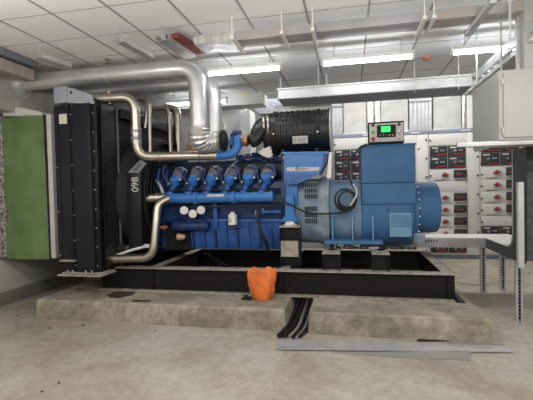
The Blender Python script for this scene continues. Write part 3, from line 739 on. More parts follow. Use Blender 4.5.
# number post between the guard and the engine
yn = 4.62
n0, n1 = at(127.5, 205, yn), at(140, 172, yn)
npst = thing('belt_guard_post', 'black upright box with vertical white numerals beside the radiator fan', 'guard post', ((n0.x+n1.x)/2, yn, n0.z-.35))
MB().box(n0.x, n1.x, yn, yn+.12, Z(133, 250, yn), n1.z, .006).build('post_box', 'black', npst)
text_mb('098', .13, at(135.2, 184.5, yn-.003), (0, 0, 1), (-1, 0, 0), .002).build('number', 'label', npst)
MB().prism([(X(128, 172, yn), Z(128, 172.5, yn)), (X(140, 160, yn), Z(140, 160, yn)), (X(146, 163, yn), Z(146, 163, yn)), (X(139, 172, yn), Z(139, 172.5, yn))], yn, yn+.02, 'y').build('slanted_brace', 'cover', npst)
MB().prism([(X(131.5, 170.5, yn), Z(131, 170.8, yn)), (X(139.5, 162.5, yn), Z(139, 162.5, yn)), (X(143, 164, yn), Z(143, 164, yn)), (X(137.5, 170.5, yn), Z(138, 170.8, yn))], yn-.004, yn, 'y').build('brace_recess', 'holes', npst)

# ================================================================== STAINLESS PIPES
def rings_on(parent, pts, r, name='pipe_clamp', m='steel', w=.03):
    for a, b in pts:
        d = (b-a).normalized(); MB().lathe(a, a+d, [(0, r*1.0), (.001, r*1.14), (w, r*1.14), (w+.001, r)], 24, False).build(name, m, parent)
def clampat(parent, p, d, r, m='steel', w=.03): rings_on(parent, [(p-d.normalized()*w/2, p+d)], r, m=m, w=w)
pts = [at(91, 99.5, 4.42), at(134.5, 96.5, 4.50), at(137, 157, 4.56), at(216, 155.5, 4.92)]
cp1 = tag(MB().tube(pts, .058, 24, rad=.17).build('charge_air_pipe', 'steel'), 'large near champagne steel pipe looping from radiator top to turbocharger', 'pipe', 'champagne steel pipes')
up = pts[2]-pts[1]
for f in (.53, .60, .74): clampat(cp1, pts[1]+up*f, up, .058, 'steel', .04)
MB().cyl(pts[1]+up*.545, pts[1]+up*.59, .068, 24).build('rubber_sleeve', 'cover', cp1)
MB().cyl(pts[1]+up*.66, pts[1]+up*.71, .067, 24).build('rubber_sleeve', 'cover', cp1)
hz = pts[3]-pts[2]
for f in (.27, .78): clampat(cp1, pts[2]+hz*f, hz, .058, 'cover', .012)
for f in (.93, .98): clampat(cp1, pts[2]+hz*f, hz, .058, 'steel', .03)
d0 = pts[1]-pts[0]; clampat(cp1, pts[0]+d0*.38, d0, .058, 'steel', .03)
MB().tube([pts[0]+d0*.39+V((0, 0, .055)), pts[0]+d0*.39+V((.01, 0, .09)), pts[0]+d0*.36+V((-.01, 0, .10))], .013, 10, 4).build('clamp_screw', 'steel', cp1)
# second tier pipes behind
def spipe(name, pix, r, label, rad=.12, group='champagne steel pipes', m='steel', cl=()):
    P = [at(a, b, y) for a, b, y in pix]
    o = tag(MB().tube(P, r, 20, rad=rad).build(name, m), label, 'pipe', group)
    for i, f in cl: d = P[i+1]-P[i]; clampat(o, P[i]+d*f, d, r, 'steel', .035)
    return o
spipe('coolant_pipe', [(136, 99, 4.9), (149, 99.5, 4.9), (150, 153, 4.9)], .027, 'slim steel pipe dropping just right of the large near pipe', cl=((1, .2),))
spipe('coolant_pipe', [(142, 101, 5.3), (146, 104, 5.3), (147, 112, 5.3), (145, 128, 5.3)], .026, 'thin short steel bend at the radiator top behind the near pipe', .06)
spipe('coolant_pipe', [(152, 109, 5.3), (168.5, 107.5, 5.3), (170.5, 153, 5.3)], .034, 'middle steel pipe dropping in front of the dark fan', cl=((1, .25),))
spipe('charge_air_pipe', [(165, 107.5, 5.7), (177, 109, 5.7), (178.5, 153, 5.7)], .06, 'farthest steel pipe looping down beside the wall, rightmost of the drops', .15, cl=((1, .55), (1, .66)))
# lower pipes
spipe('charge_air_pipe', [(112, 259, 4.48), (153, 258, 4.5), (157.5, 204, 4.62), (168, 198.5, 4.72)], .052, 'bent steel pipe low in front, from radiator foot up to the engine', .16, cl=((0, .02), (0, .08)))
spipe('coolant_pipe', [(134, 199, 4.72), (165, 197.5, 4.88)], .062, 'short straight steel pipe into the left end of the blue manifold', .1, cl=((0, .75),))
lp = spipe('coolant_pipe', [(138.5, 208, 4.7), (138.5, 236, 4.7), (134, 247, 4.7), (124, 248.5, 4.7)], .05, 'short steel elbow joining the black radiator hose low down', .1, cl=((0, .3), (0, .55), (0, .8)))
tag(MB().tube([at(100, 250, 4.6), at(115, 249, 4.66), at(126, 248, 4.7)], .075, 18, 6).build('radiator_hose', 'blackm'), 'thick black lower radiator hose above the skid end', 'hose')
tag(MB().tube([at(112, 257, 4.6), at(132, 250, 4.6), at(149, 245.5, 4.65)], .018, 8).bx(at(147, 246, 4.65), (.08, .03, .05), .01).build('drain_pipe', 'white'), 'thin pale slanting drain pipe below the black radiator hose', 'pipe')

# ================================================================== EXHAUST DUCTS
def vbend(P0, P1, P2, r, rad): return MB().tube([P0, P1, P2], r, 28, rad=rad)
yx = 4.58
zt1 = Z(150, 71.5, yx)
A0 = V((XK, yx, zt1)); A1 = V((X(197.5, 90, yx), yx, zt1)); A2 = V((X(199, 128, yx), yx, Z(199, 128, yx)))
e1 = tag(vbend(A0, A1, A2, .108, .25).build('exhaust_pipe', 'galv'), 'near shiny silver exhaust duct running along the ceiling and bending down', 'duct', 'silver exhaust ducts')
for x in (-3.0, A1.x-.33): MB().lathe((x, yx, zt1), (x+1, yx, zt1), [(0, .108), (.001, .112), (.012, .112), (.013, .108)], 28, False).build('seam_band', 'galv', e1)
MB().lathe((A2.x, yx, A2.z+.35), (A2.x, yx, 0), [(0, .108), (.001, .112), (.012, .112), (.013, .108)], 28, False).build('seam_band', 'galv', e1)
MB().lathe(A2+V((0, 0, .02)), A2, [(0, .108), (.001, .122), (.04, .122), (.041, .108)], 28, False).build('end_band', 'galvd', e1)
MB().lathe((XK, yx, zt1), (0, yx, zt1), [(0, .19), (.03, .19), (.035, .16), (.07, .122)], 28).build('wall_collar', 'galvd', e1)
yx2 = 5.25
zt2 = Z(150, 86, yx2)
B0 = V((XK, yx2, zt2)); B1 = V((X(213.5, 95, yx2), yx2, zt2)); B2 = V((X(214.5, 134, yx2), yx2, Z(214.5, 134, yx2)))
e2 = tag(vbend(B0, B1, B2, .108, .25).build('exhaust_pipe', 'galv'), 'farther silver exhaust duct running behind the near one', 'duct', 'silver exhaust ducts')
MB().lathe((B1.x-.33, yx2, zt2), (B1.x, yx2, zt2), [(0, .108), (.001, .112), (.012, .112), (.013, .108)], 28, False).build('seam_band', 'galv', e2)
MB().lathe(B2+V((0, 0, .3)), B2, [(0, .108), (.001, .112), (.012, .112), (.013, .108)], 28, False).build('seam_band', 'galv', e2)
# foil-wrapped elbow
mb = MB(); path = []
c0, c1, c2, c3 = A2, A2+V((-.01, 0, -.12)), at(199, 144, yx+.06), at(214, 141.5, 4.86)
N = 26; pp = []
for i in range(N+1):
    t = i/N; pp.append(c0*(1-t)**3+c1*3*t*(1-t)**2+c2*3*t*t*(1-t)+c3*t**3)
rings = []; seg = 30
for i, p in enumerate(pp):
    d = (pp[min(i+1, N)]-pp[max(i-1, 0)]).normalized(); s_ = V((0, 1, 0)); u_ = d.cross(s_).normalized(); s2 = u_.cross(d)
    rr = []
    for k in range(seg):
        a = 2*PI*k/seg; w = 1+.05*math.sin(i*2.1+math.cos(a)*1.2)+.05*noise.noise((i*.45, k*.5, 0)); R = (.122+.012*math.sin(PI*i/N))*w
        rr.append(mb.bm.verts.new(p+(s2*math.cos(a)+u_*math.sin(a))*R))
    rings.append(rr)
for i in range(N):
    for k in range(seg): mb.bm.faces.new((rings[i][k], rings[i][(k+1)%seg], rings[i+1][(k+1)%seg], rings[i+1][k]))
mb.bm.faces.new(rings[0]); mb.bm.faces.new(rings[-1])
tag(mb.build('foil_elbow', 'foil', angle=20), 'crumpled foil-wrapped elbow at the foot of the near exhaust duct', 'elbow')
p = at(211.5, 141, 4.88)
o = tag(MB().lathe(p, p+V((1, -.06, -.01)), [(0, .115), (.002, .12), (.13, .12), (.132, .13), (.15, .13)], 28).build('exhaust_collar', 'steel'), 'short shiny steel collar with dark flange between foil elbow and turbocharger', 'collar')
MB().lathe(p+V((.15, -.009, -.0015)), p+V((1.15, -.069, -.0115)), [(0, .12), (.002, .134), (.03, .134), (.032, .10), (.05, .08)], 28).build('dark_flange', 'rubber', o)

# ================================================================== GREEN TARP DUCT
yg = 4.48
gx0, gx1 = X(5.5, 190, yg), X(48.5, 190, yg)
gzb, gzt = Z(30, 259, yg), Z(30, 116, yg)
gd = thing('canvas_air_duct', 'square air duct wrapped in olive green tarpaulin between wall and radiator', 'duct', ((gx0+gx1)/2, 5.4, gzb))
mb = MB(); nx, nz = 12, 26
def gp(i, j):
    u, v = i/nx, j/nz; x = gx0+(gx1-gx0)*u; z = gzb+(gzt-gzb)*v
    pin = 1-(2*u-1)**2
    y = yg-.02*pin-.035*noise.noise((u*3, v*5, 1))-.018*noise.noise((u*7+v*4, v*14, 4))
    x += .02*noise.noise((v*4, u, 9)); return V((x, y, z))
G = [[mb.bm.verts.new(gp(i, j)) for j in range(nz+1)] for i in range(nx+1)]
for i in range(nx):
    for j in range(nz): mb.bm.faces.new((G[i][j], G[i+1][j], G[i+1][j+1], G[i][j+1]))
# body behind
Gb = [[mb.bm.verts.new((gp(i, j).x, 6.4, gp(i, j).z)) for j in (0, nz)] for i in (0, nx)]
def edge(vs, a, b):
    for k in range(len(vs)-1): mb.bm.faces.new((vs[k], vs[k+1], b) if k >= (len(vs)-1)//2 else (vs[k], vs[k+1], a))
    mid = vs[(len(vs)-1)//2]; mb.bm.faces.new((mid, b, a))
edge(G[0], Gb[0][0], Gb[0][1]); edge(G[nx], Gb[1][0], Gb[1][1])
edge([G[i][0] for i in range(nx+1)], Gb[0][0], Gb[1][0]); edge([G[i][nz] for i in range(nx+1)], Gb[0][1], Gb[1][1])
mb.bm.faces.new((Gb[0][0], Gb[0][1], Gb[1][1], Gb[1][0]))
mb.build('tarpaulin', 'green', gd, angle=60)
mb = MB().tube([(gx1+.01, yg-.02, gzb), (gx1+.012, yg-.03, (gzb+gzt)/2), (gx1-.01, yg-.02, gzt)], .012, 8, 6)
mb.build('edge_cord', 'blackm', gd)
for k, (pxa, pxb, m, nm) in enumerate(((50.5, 55, 'paperw', 'flange_frame'),)):
    xa, xb = X(pxa, 190, yg), X(pxb, 190, yg)
    MB().box(xa, xb, yg-.03, 6.4, gzb+.02, gzt+.0, .004).build(nm, m, gd)
mb = MB().box(gx0-.12, gx0-.015, yg-.01, 6.45, gzb+.02, gzt+.02, .006).box(gx0-.20, gx0-.12, yg+.02, 6.45, gzb, gzt+.04, .006)
lab(mb.build('wall_flange', mat('speckled_flange', (.50,.48,.42), .7, col2=(.08,.075,.06), var=1, vs=26, vd=5), gd), 'speckled pale wall flange')
for k in range(8):
    z = gzb+.15+(gzt-gzb-.3)*k/7; MB().cyl((gx0-.06, yg-.01, z), (gx0-.06, yg-.025, z), .012, 8).build('flange_bolt', 'mod', gd)
MB().box(XL+.0, gx0-.20, yg+.1, 6.35, gzb+.05, gzt-.05).build('wall_stub', 'paperw', gd)
lab(MB().prism([(X(2, 118, yg), Z(2, 116, yg)), (X(44, 117, yg), Z(44, 116, yg)), (X(40, 111, yg), Z(40, 111.5, yg)), (X(8, 105, yg), Z(8, 105, yg)), (X(2, 106, yg), Z(2, 106, yg))], yg+.0, yg+.4, 'y', .01).build('loose_cover', 'paperw', gd), 'crumpled pale sheet over the duct top')

# ================================================================== SWITCHGEAR
ysw = 8.7
xsB = X(429, 190, ysw); pit = X(480, 190, ysw)-xsB; dw = X(467, 190, ysw)-xsB; zst = Z(450, 133, ysw)
def zz(py): return Z(450, py, ysw)
def zz2(py): return Z(495, py, ysw)
def cabinet(i, rows, label):
    x = xsB+i*pit
    t = thing('switchgear_cabinet', label, 'cabinet', (x+pit/2, ysw+.4, 0), 'switchgear cabinets')
    MB().box(x+.004, x+pit-.004, ysw, ysw+.8, .09, zst, .004).build('body', 'sw', t)
    MB().box(x, x+pit, ysw+.03, ysw+.8, 0, .09).build('plinth_base', 'swh', t)
    h = MB().box(x, x+pit, ysw-.02, ysw+.8, zst, zst+.075, .004).build('header_strip', 'swh', t)
    MB().box(x+.62, x+.80, ysw-.024, ysw-.02, zst+.025, zst+.05).build('header_marking', 'label', h)
    MB().box(x+.01, x+dw-.01, ysw-.012, ysw, zz(145), zst-.006, .003).build('top_panel', 'sw', t)
    MB().box(x+dw+.01, x+pit-.01, ysw-.014, ysw, .1, zst-.008, .003).build('cable_door', 'sw', t)
    for k in range(6):
        z = zst-.12-k*.38
        o = MB().cyl((x+pit-.045, ysw-.014, z), (x+pit-.045, ysw-.03, z), .02, 10).build('door_lock', 'mod', t)
    o = MB().cyl((x+dw+.05, ysw-.014, zst-.3), (x+dw+.05, ysw-.03, zst-.3), .018, 10).build('door_lock', 'mod', t)
    for k in range(8):
        z = zst-.14-k*.24; MB().cyl((x+.03, ysw-.012, z), (x+.03, ysw-.028, z), .019, 10).build('hinge_lock', 'mod', t)
    for kind, ya_, yb_ in rows:
        z1, z0 = zz(ya_), zz(yb_)
        if kind == 'D':      # two dark module drawers
            for s_ in (0, 1):
                a = x+.02+s_*(dw-.03)/2; b = a+(dw-.03)/2-.012
                d = MB().box(a, b, ysw-.02, ysw, z0+.006, z1-.006, .004).build('module_drawer', 'mod', t)
                MB().box(a+.04, a+.16, ysw-.023, ysw-.02, z1-.055, z1-.03).build('drawer_label', 'label', d)
                MB().box(a+.12, a+.34, ysw-.035, ysw-.02, z0+.03, z0+.05, .003).build('red_strip', 'red', d)
                MB().lathe((a+.13, ysw-.02, (z0+z1)/2), (a+.13, ysw-.06, (z0+z1)/2), [(0, .03), (.02, .03), (.025, .02)], 12).build('rotary_handle', 'cover', d)
                MB().box(a+.20, b-.05, ysw-.03, ysw-.02, (z0+z1)/2-.005, (z0+z1)/2+.03, .002).build('meter_window', 'cover', d)
        elif kind == 'B':
            MB().box(x+.02, x+dw-.02, ysw-.014, ysw, z0+.005, z1-.005, .003).build('blank_panel', 'sw', t)
        else:                # white drawer, black module at right, red handle
            d = MB().box(x+.02, x+dw-.02, ysw-.016, ysw, z0+.008, z1-.006, .003).build('drawer', 'sw', t)
            zc2 = (z0+z1)/2
            mo = x+.47 
            MB().box(mo, mo+.25, ysw-.028, ysw-.016, z0+.06, z1-.02, .003).build('module_window', 'mod', d)
            MB().box(mo+.04, mo+.17, ysw-.031, ysw-.028, zc2+.0, zc2+.02).build('indicator', 'red', d)
            MB().lathe((x+.31, ysw-.016, zc2+.01), (x+.31, ysw-.07, zc2+.01), [(0, .045), (.01, .045), (.012, .03), (.05, .028)], 14).build('rotary_switch', 'red', d)
            MB().box(x+.24, x+.38, ysw-.06, ysw-.02, zc2-.005, zc2+.012, .003).build('switch_lever', 'mod', d)
            MB().box(x+.50, x+.74, ysw-.03, ysw-.016, z0+.018, z0+.034, .002).build('pull_bar', 'redox', d)
            MB().box(x+.10, x+.30, ysw-.018, ysw-.016, z0+.012, z0+.026).build('drawer_label', 'redox', d)
    return t
rowsB = [('D', 145.5, 156.5), ('D', 156.5, 168.5), ('W', 169, 181), ('B', 181, 192), ('W', 192, 204), ('W', 204, 216), ('W', 216, 228), ('W', 228, 240), ('D', 244, 253)]
rowsC = [('D', 145.5, 154), ('D', 154, 167), ('W', 168, 180), ('W', 180, 192), ('W', 192, 204), ('W', 204, 216), ('B', 216, 226), ('D', 226, 237), ('B', 237, 253)]
rowsA = [('D', 145.5, 157), ('D', 157, 169), ('D', 169, 181), ('W', 181, 193), ('W', 193, 205), ('W', 205, 217), ('W', 217, 229), ('W', 229, 241), ('D', 244, 253)]
cabinet(-2, rowsA, 'switchgear cabinet directly behind the coiled cable, left of the terminal box')
cabinet(-1, rowsA, 'white switchgear cabinet mostly hidden behind the alternator terminal box')
cabinet(0, rowsB, 'white switchgear cabinet with red-handled drawers right beside the alternator drum')
cabinet(1, rowsC, 'white switchgear cabinet with four stacked drawers behind the perforated posts')
cabinet(2, rowsC, 'white switchgear cabinet at the far right behind the grey tray riser')

# tall ducts rising behind the switchgear
zdt = HR
def riser(pxa, pxb, m, label, y=8.95, dep=.35, ribs=0, win=False, cap=None):
    xa, xb = X(pxa, 110, y), X(pxb, 110, y)
    t = thing('vertical_duct', label, 'duct', ((xa+xb)/2, y, zst+.075), 'vertical ducts above the switchgear')
    MB().box(xa, xb, y, y+dep, zst+.075, zdt-.1, .01).build('duct_body', m, t)
    if ribs:
        for k in range(ribs):
            x = xa+(xb-xa)*(k+.5)/ribs; MB().box(x-.02, x+.02, y-.02, y, zst+.08, Z(400, 103, y), .004).build('sheet_rib', m, t)
        MB().box(xa, xb, y-.025, y, Z(400, 104, y), Z(400, 102, y)).build('cross_rail', 'cover', t)
    if win: MB().box(xa+.1, xa+.42, y-.01, y, Z(400, 103, y), Z(400, 96, y), .003).build('access_panel', 'galvd', t)
    if cap: MB().box(xa-.02, xb+.02, y-.03, y+dep, zst+.075, zst+.13, .004).build('base_collar', 'galvd', t)
riser(332, 343, 'galvd', 'narrow grey ribbed duct just right of the black air cleaner', ribs=3, y=9.05)
riser(343.5, 366, 'ductl', 'pale duct left of the control panel, above the switchgear', cap=1)
riser(381, 408, 'ductl', 'pale duct with square access panel directly behind the control panel', win=True, cap=1)
riser(409, 432, 'galvd', 'grey ribbed duct right of the control panel', ribs=6, y=9.0)
riser(433.5, 461, 'ductl', 'pale duct with square access panel above the drawer cabinets', win=True, cap=1)
riser(467, 474, 'white', 'narrow white duct next to the large grey wall box')
def foilpipe(px, w, label):
    y = 9.0; x = X(px, 110, y); mb = MB(); rings = []
    for i in range(30):
        z = zst+.07+(zdt-zst-.1)*i/29
        rings.append([mb.bm.verts.new((x+math.cos(2*PI*k/14)*w*(1+.18*noise.noise((i*.8, k*.9, px))), y+math.sin(2*PI*k/14)*w*(1+.18*noise.noise((i*.8, k*.9, 3+px))), z)) for k in range(14)])
    for i in range(29):
        for k in range(14): mb.bm.faces.new((rings[i][k], rings[i][(k+1)%14], rings[i+1][(k+1)%14], rings[i+1][k]))
    tag(mb.build('foil_pipe', 'foil', angle=15), label, 'pipe', 'foil pipes above the switchgear')
foilpipe(370, .085, 'crumpled foil pipe left of its twin behind the control panel')
foilpipe(377.5, .075, 'crumpled foil pipe right of its twin behind the control panel')
foilpipe(463.5, .05, 'thin crumpled foil pipe beside the rightmost pale duct')
# dark duct behind the air cleaner, left of the risers
tag(MB().prism([(X(249, 104, 8.2), Z(249, 103.5, 8.2)), (X(262, 104, 8.2), Z(262, 117, 8.2)), (X(300, 104, 8.2), Z(262, 117, 8.2)), (X(300, 104, 8.2), Z(249, 103.5, 8.2))], 7.9, 8.5, 'y', .01).build('ventilation_hood', 'cover'), 'dark grey ventilation hood under the far beam left of the air cleaner', 'hood')
tag(MB().box(X(185, 148, 7.4), X(214, 148, 7.4), 7.5, 7.598, Z(200, 152, 7.4), Z(200, 143, 7.4)).build('wall_board', 'bare'), 'pale orange board leaning on the far wall behind the exhaust collar', 'board')
tag(MB().box(X(206, 130, 7.5), X(225, 130, 7.5), 7.45, 7.599, Z(200, 141, 7.4)+.03, Z(200, 124, 7.4), .01).build('wall_box', 'cab'), 'small grey box on the far wall behind the exhaust collar', 'box')
tag(MB().box(X(242, 93, 6.74), X(247, 93, 6.74), 6.745, 6.75, Z(245, 96, 6.74), Z(245, 91, 6.74)).build('sticker', 'yellow'), 'small yellow sticker on the far white beam', 'sticker')

# ================================================================== CEILING LIGHTS
def tube_light(xa, xb, y, label, zc=None):
    H = zc or 3.2
    t = thing('ceiling_light', label, 'light', ((xa+xb)/2, y, H), 'fluorescent ceiling lights')
    z = H-.15
    MB().prism([(y-.03, z-.004), (y+.03, z-.004), (y+.02, z-.045), (y-.02, z-.045)], xa, xb, 'x').build('batten_housing', 'white', t)
    for x in (xa+.15, xb-.15): MB().cyl((x, y, z-.005), (x, y, H-.001), .004, 6).build('hanger_wire', 'galvd', t)
    MB().cyl((xa+.03, y, z-.075), (xb-.03, y, z-.075), .018, 12).build('light_tube', 'tube', t)
    for x in (xa+.015, xb-.015): MB().box(x-.015, x+.015, y-.02, y+.02, z-.1, z-.04).build('tube_socket', 'white', t)
yl = 4.80
tube_light(-1.75, -.79, yl, 'fluorescent ceiling light above the silver exhaust bends')
tube_light(-.31, .74, yl, 'fluorescent ceiling light above the control panel, middle one')
tube_light(1.12, 2.15, yl, 'fluorescent ceiling light at the right above the bent cable tray')

for x in (-1.95, -.15, 1.55): tube_light(x, x+1.1, 7.6, zc=HR, label= 'added unseen fill tube high above the switchgear, ' + ('behind the far beam' if x < -1 else 'behind the left half of the overhead tray' if x < 1 else 'behind the right half of the overhead tray'))  # added unseen tubes that brighten the ducts and wall at the rear
tube_light(-3.05, -1.95, 6.3, 'fluorescent ceiling light mostly hidden behind the silver exhaust ducts')
# suspended channels at the left
def channel_run(P, Q, w, h, m, name, label, cat, hang=()):
    P, Q = V(P), V(Q); d = (Q-P); L = d.length; a = math.atan2(d.y, d.x); rot = Matrix.Rotation(a, 3, 'Z')
    t = thing(name, label, cat, (P+Q)/2)
    mb = MB(); c = (P+Q)/2
    mb.bx(c, (L, w, .004), 0, rot)
    for s_ in (-1, 1): mb.bx(c+rot @ V((0, s_*w/2, h/2)), (L, .004, h), 0, rot)
    mb.build('channel', m, t)
    for f in hang:
        q = P+d*f; MB().cyl((q.x, q.y, q.z), (q.x, q.y, H), .006, 8).build('hanger_rod', 'galvd', t)
    return t
p, q = atz(38, 58, 3.05), atz(68, 68, 3.05)
channel_run(p, q, .12, .05, 'galv', 'ceiling_channel', 'short suspended steel channel at the ceiling near the left bulkhead', 'channel', (.02, .9))
p, q = atz(120, 42, 3.03), atz(150, 58.5, 3.03)
channel_run(p, q, .10, .05, 'galv', 'ceiling_channel', 'short suspended steel channel above the long exhaust duct', 'channel', (.03, .9))
p, q = atz(162, 40, 3.05), atz(190, 58, 3.05)
t = channel_run(p, q, .14, .06, 'galv', 'ceiling_channel', 'suspended steel channel with red lining left of the wide ceiling duct', 'channel', (.03, .5))
p, q = atz(172, 38, 3.09), atz(200, 54, 3.09)
tag(MB().bx((p+q)/2+V((0, 0, .02)), ((q-p).length, .16, .05), .004, Matrix.Rotation(math.atan2((q-p).y, (q-p).x), 3, 'Z')).build('red_channel', 'redox'), 'dark red painted steel box beside the suspended channel at the ceiling', 'channel')
# wide ceiling duct
yd0, yd1 = 3.86, 4.08
zd0, zd1 = 3.0, 3.09
def hd(px): return X(px, 40, 3.95)
du = thing('ceiling_duct', 'long flat galvanised duct hung across the ceiling tiles', 'duct', (hd(380), 3.95, zd0))
MB().box(hd(237), hd(316), yd0, yd1, zd0, zd1, .004).build('duct_section', 'brown', du)
MB().box(hd(316.5), hd(432), yd0, yd1, zd0, zd1, .004).build('duct_section', mat('duct_weathered_zinc', (.42,.42,.44), .5, .2, col2=(.34,.33,.33), vs=3), du)
MB().box(hd(432.5), 3.3, yd0, yd1, zd0, zd1, .004).build('duct_section', 'brown', du)
for px in (237.5, 285, 314.5, 421, 430):
    x = hd(px); mb = MB().box(x-.016, x+.016, yd0-.12, yd1+.12, zd0-.03, zd0)
    mb.cyl((x, yd0-.1, zd0-.03), (x, yd0-.1, H), .006, 8).cyl((x, yd1+.1, zd0-.03), (x, yd1+.1, H), .006, 8)
    mb.build('duct_hanger', 'white', du)
# folded transition piece between ducts
mb = MB().prism([(hd(195), 3.03), (hd(236), 3.0), (hd(236), 3.1), (hd(215), 3.13), (hd(195), 3.10)], yd0+.05, yd1+.1, 'y', .004)
tag(mb.build('duct_transition', 'foil'), 'short bent shiny transition piece at the left end of the wide ceiling duct', 'duct')

# ================================================================== OVERHEAD CABLE TRAY
yc0, yc1 = 5.3, 5.75
tr = thing('cable_tray', 'white two-tier overhead cable tray running above the alternator then turning forward', 'cable tray', (.6, 5.5, 2.8))
def zt_(py): return Z(380, py, yc0)
xt0, xt1 = X(278, 92, yc0), X(472, 76, yc0)
for yy, sg in ((yc0, -1), (yc1, 1)):
    o = MB().box(xt0, xt1, yy, yy+.012, zt_(91), zt_(82.5), .002).build('side_wall', 'tray', tr)
    MB().box(xt0-.01, xt1, yy-.02, yy+.03, zt_(82.5), zt_(81), .003).build('top_lip', 'tray', o)
    MB().box(xt0-.01, xt1, yy-.03, yy+.03, zt_(92.5), zt_(91), .003).build('bottom_lip', 'tray', o)
# second tier of galvanised struts below
MB().box(X(330, 97, 5.9), X(480, 97, 5.9), 5.88, 5.94, Z(380, 100.5, 5.9), Z(380, 97, 5.9), .003).build('lower_beam', 'galvd', tr)
for px in (284, 291, 300, 312): MB().tube([at(px, 92, 5.5), at(px+3, 101, 5.6)], .012, 8).build('tray_brace', 'cover', tr)
mb = MB()
n = 16
for k in range(n):
    x = xt0+.04+(xt1-xt0-.1)*k/(n-1); mb.box(x-.015, x+.015, yc0+.02, yc1, zt_(91.5), zt_(90), 0)
mb.build('tray_rungs', 'tray', tr)
MB().box(xt0, xt1, yc0+.01, yc1, zt_(92.8), zt_(92.4)).build('tray_floor', 'cover', tr)
for k in range(4):
    y = yc0+.09+.09*k; MB().tube([(xt0+.05, y, zt_(89)), (xt1-.5, y+.01, zt_(88.8)), (xt1-.1, y, zt_(89))], .028, 10, 4).build('tray_cable', 'rubber', tr)
for px in (319, 414, 458):
    x = X(px, 88, yc0); MB().box(x-.004, x+.004, yc0-.038, yc0-.03, zt_(95), H).build('hanger_rod', 'galvd', tr)
lab(MB().box(X(275, 108, 6.0), X(331, 108, 6.0), 6.0, 6.5, Z(300, 125, 6.0), Z(300, 104, 6.0), .006).build('junction_box', 'white', tr), 'long pale junction box behind the air cleaner')
for px in (280, 326): MB().box(X(px, 104, 6.0), X(px, 104, 6.0)+.03, 6.0, 6.03, Z(300, 105, 6.0), H).build('hanging_strut', 'galvd', tr)
# panel strip between the tiers
MB().box(X(430, 85, yc0), X(446, 85, yc0), yc0-.004, yc0, zt_(89), zt_(84)).build('ribbed_plate', 'galvd', tr)
# run towards the camera
xn0, xn1 = xt1+.05, xt1+.40
zu0, zu1 = zt_(84.5), zt_(80)
mb = MB().box(xn0, xn0+.02, 2.6, yc0-.05, zu0-.02, zu1+.02).box(xn1, xn1+.02, 2.6, yc0+.4, zu0-.02, zu1+.02)
mb.build('side_rail', 'tray', tr)
mb = MB().box(xn0-.01, xn0+.02, 3.3, yc0-.05, zt_(93), zt_(90)).box(xn1, xn1+.02, 3.3, yc0+.4, zt_(93), zt_(90)); mb.build('side_rail', 'tray', tr)
mb = MB()
for k in range(14): y = 2.7+k*.2; mb.box(xn0, xn1, y-.015, y+.015, zu0, zu0+.02)
mb.box(xn0, xn1, 3.3, yc0+.4, zt_(92.8), zt_(92.4))
mb.build('tray_rungs', 'galvd', tr)
mb = MB().prism([(xt1, yc0), (xn0, yc0-.1), (xn0+.02, yc0-.1), (xt1, yc0+.03)], zu0, zu1, 'z'); mb.build('corner_rail', 'tray', tr); mb = MB().prism([(xt1, yc1), (xn1, yc1-.12), (xn1, yc1-.09), (xt1, yc1+.025)], zu0, zu1, 'z'); mb.build('corner_rail', 'tray', tr)
# slim strut channels under the ceiling near the right
tag(MB().bx((.5*(atz(495, 0, 2.95)+atz(466, 35, 2.95))), (.05, (atz(495, 0, 2.95)-atz(466, 35, 2.95)).length, .04), .003).build('strut_channel', 'galvd'), 'slotted steel strut running forward under the ceiling at the top right', 'strut')
for i, (px, y0, y1, Y) in enumerate(((476.5, 26, 84, 4.9), (501, 8, 72, 4.4), (510, 0, 40, 3.7))):
    a = at(px, (y0+y1)/2, Y); tag(MB().cyl((a.x, Y, Z(px, y1, Y)), (a.x, Y, H), .009, 8).build('hanger_rod', 'tray'), ['thin vertical hanger rod at the bend of the overhead tray', 'thin vertical hanger rod dropping to the grey wall box', 'short hanger rod at the top right corner of the photo'][i], 'rod', 'hanger rods at the right')
# fire detector
p = atz(427, 57, H); tag(MB().lathe((p.x, p.y, H), (p.x, p.y, H-1), [(0, .06), (.015, .06), (.03, .045), (.045, .02)], 20).build('smoke_detector', mat('detector_orange', (.70,.35,.22), .5, col2=(.55,.10,.08), vs=22)), 'small red and orange round detector on the ceiling', 'detector')
p = atz(107, 59, H); tag(MB().lathe((p.x, p.y, H), (p.x, p.y, H-1), [(0, .035), (.006, .03), (.01, .012), (.05, .012), (.052, .03), (.056, .03)], 12).build('sprinkler', 'steel'), 'small ceiling sprinkler above the radiator', 'sprinkler')

# ================================================================== LARGE GREY BOX, RISER, RIGHT SUPPORTS
yw = 3.75
wx0 = X(499, 100, yw); wz0, wz1 = Z(499, 140.5, yw), Z(499, 70.5, yw)
k_ = (474-350)/F; yw1 = yw*(499-350)/(474-350)
wb = thing('wall_box', 'large light grey electrical cabinet hanging at the upper right', 'cabinet', (wx0+.5, 4.2, wz0))
MB().box(wx0, wx0+1.1, yw, yw1, wz0, wz1, .004).build('cabinet_body', 'cab', wb)
dd = MB().box(wx0+.03, wx0+1.06, yw-.02, yw, wz0+.02, wz1-.03, .006).build('cabinet_door', 'cab', wb)
for z in (wz0+.08, wz1-.1): MB().cyl((wx0+.022, yw-.02, z-.025), (wx0+.022, yw-.02, z+.025), .01, 10).build('hinge', 'galvd', dd)
MB().box(wx0-.33, wx0+1.1, yw+.02, yw+.06, wz0-.04, wz0, .003).box(wx0+.01, wx0+.05, yw+.06, yw1, wz0-.03, wz0, .003).build('support_rail', 'galvd', wb)
MB().box(X(517, 50, yw+.2), X(523, 50, yw+.2), yw+.2, yw+.24, wz1, H, .002).build('hanging_strut', 'galvd', wb)
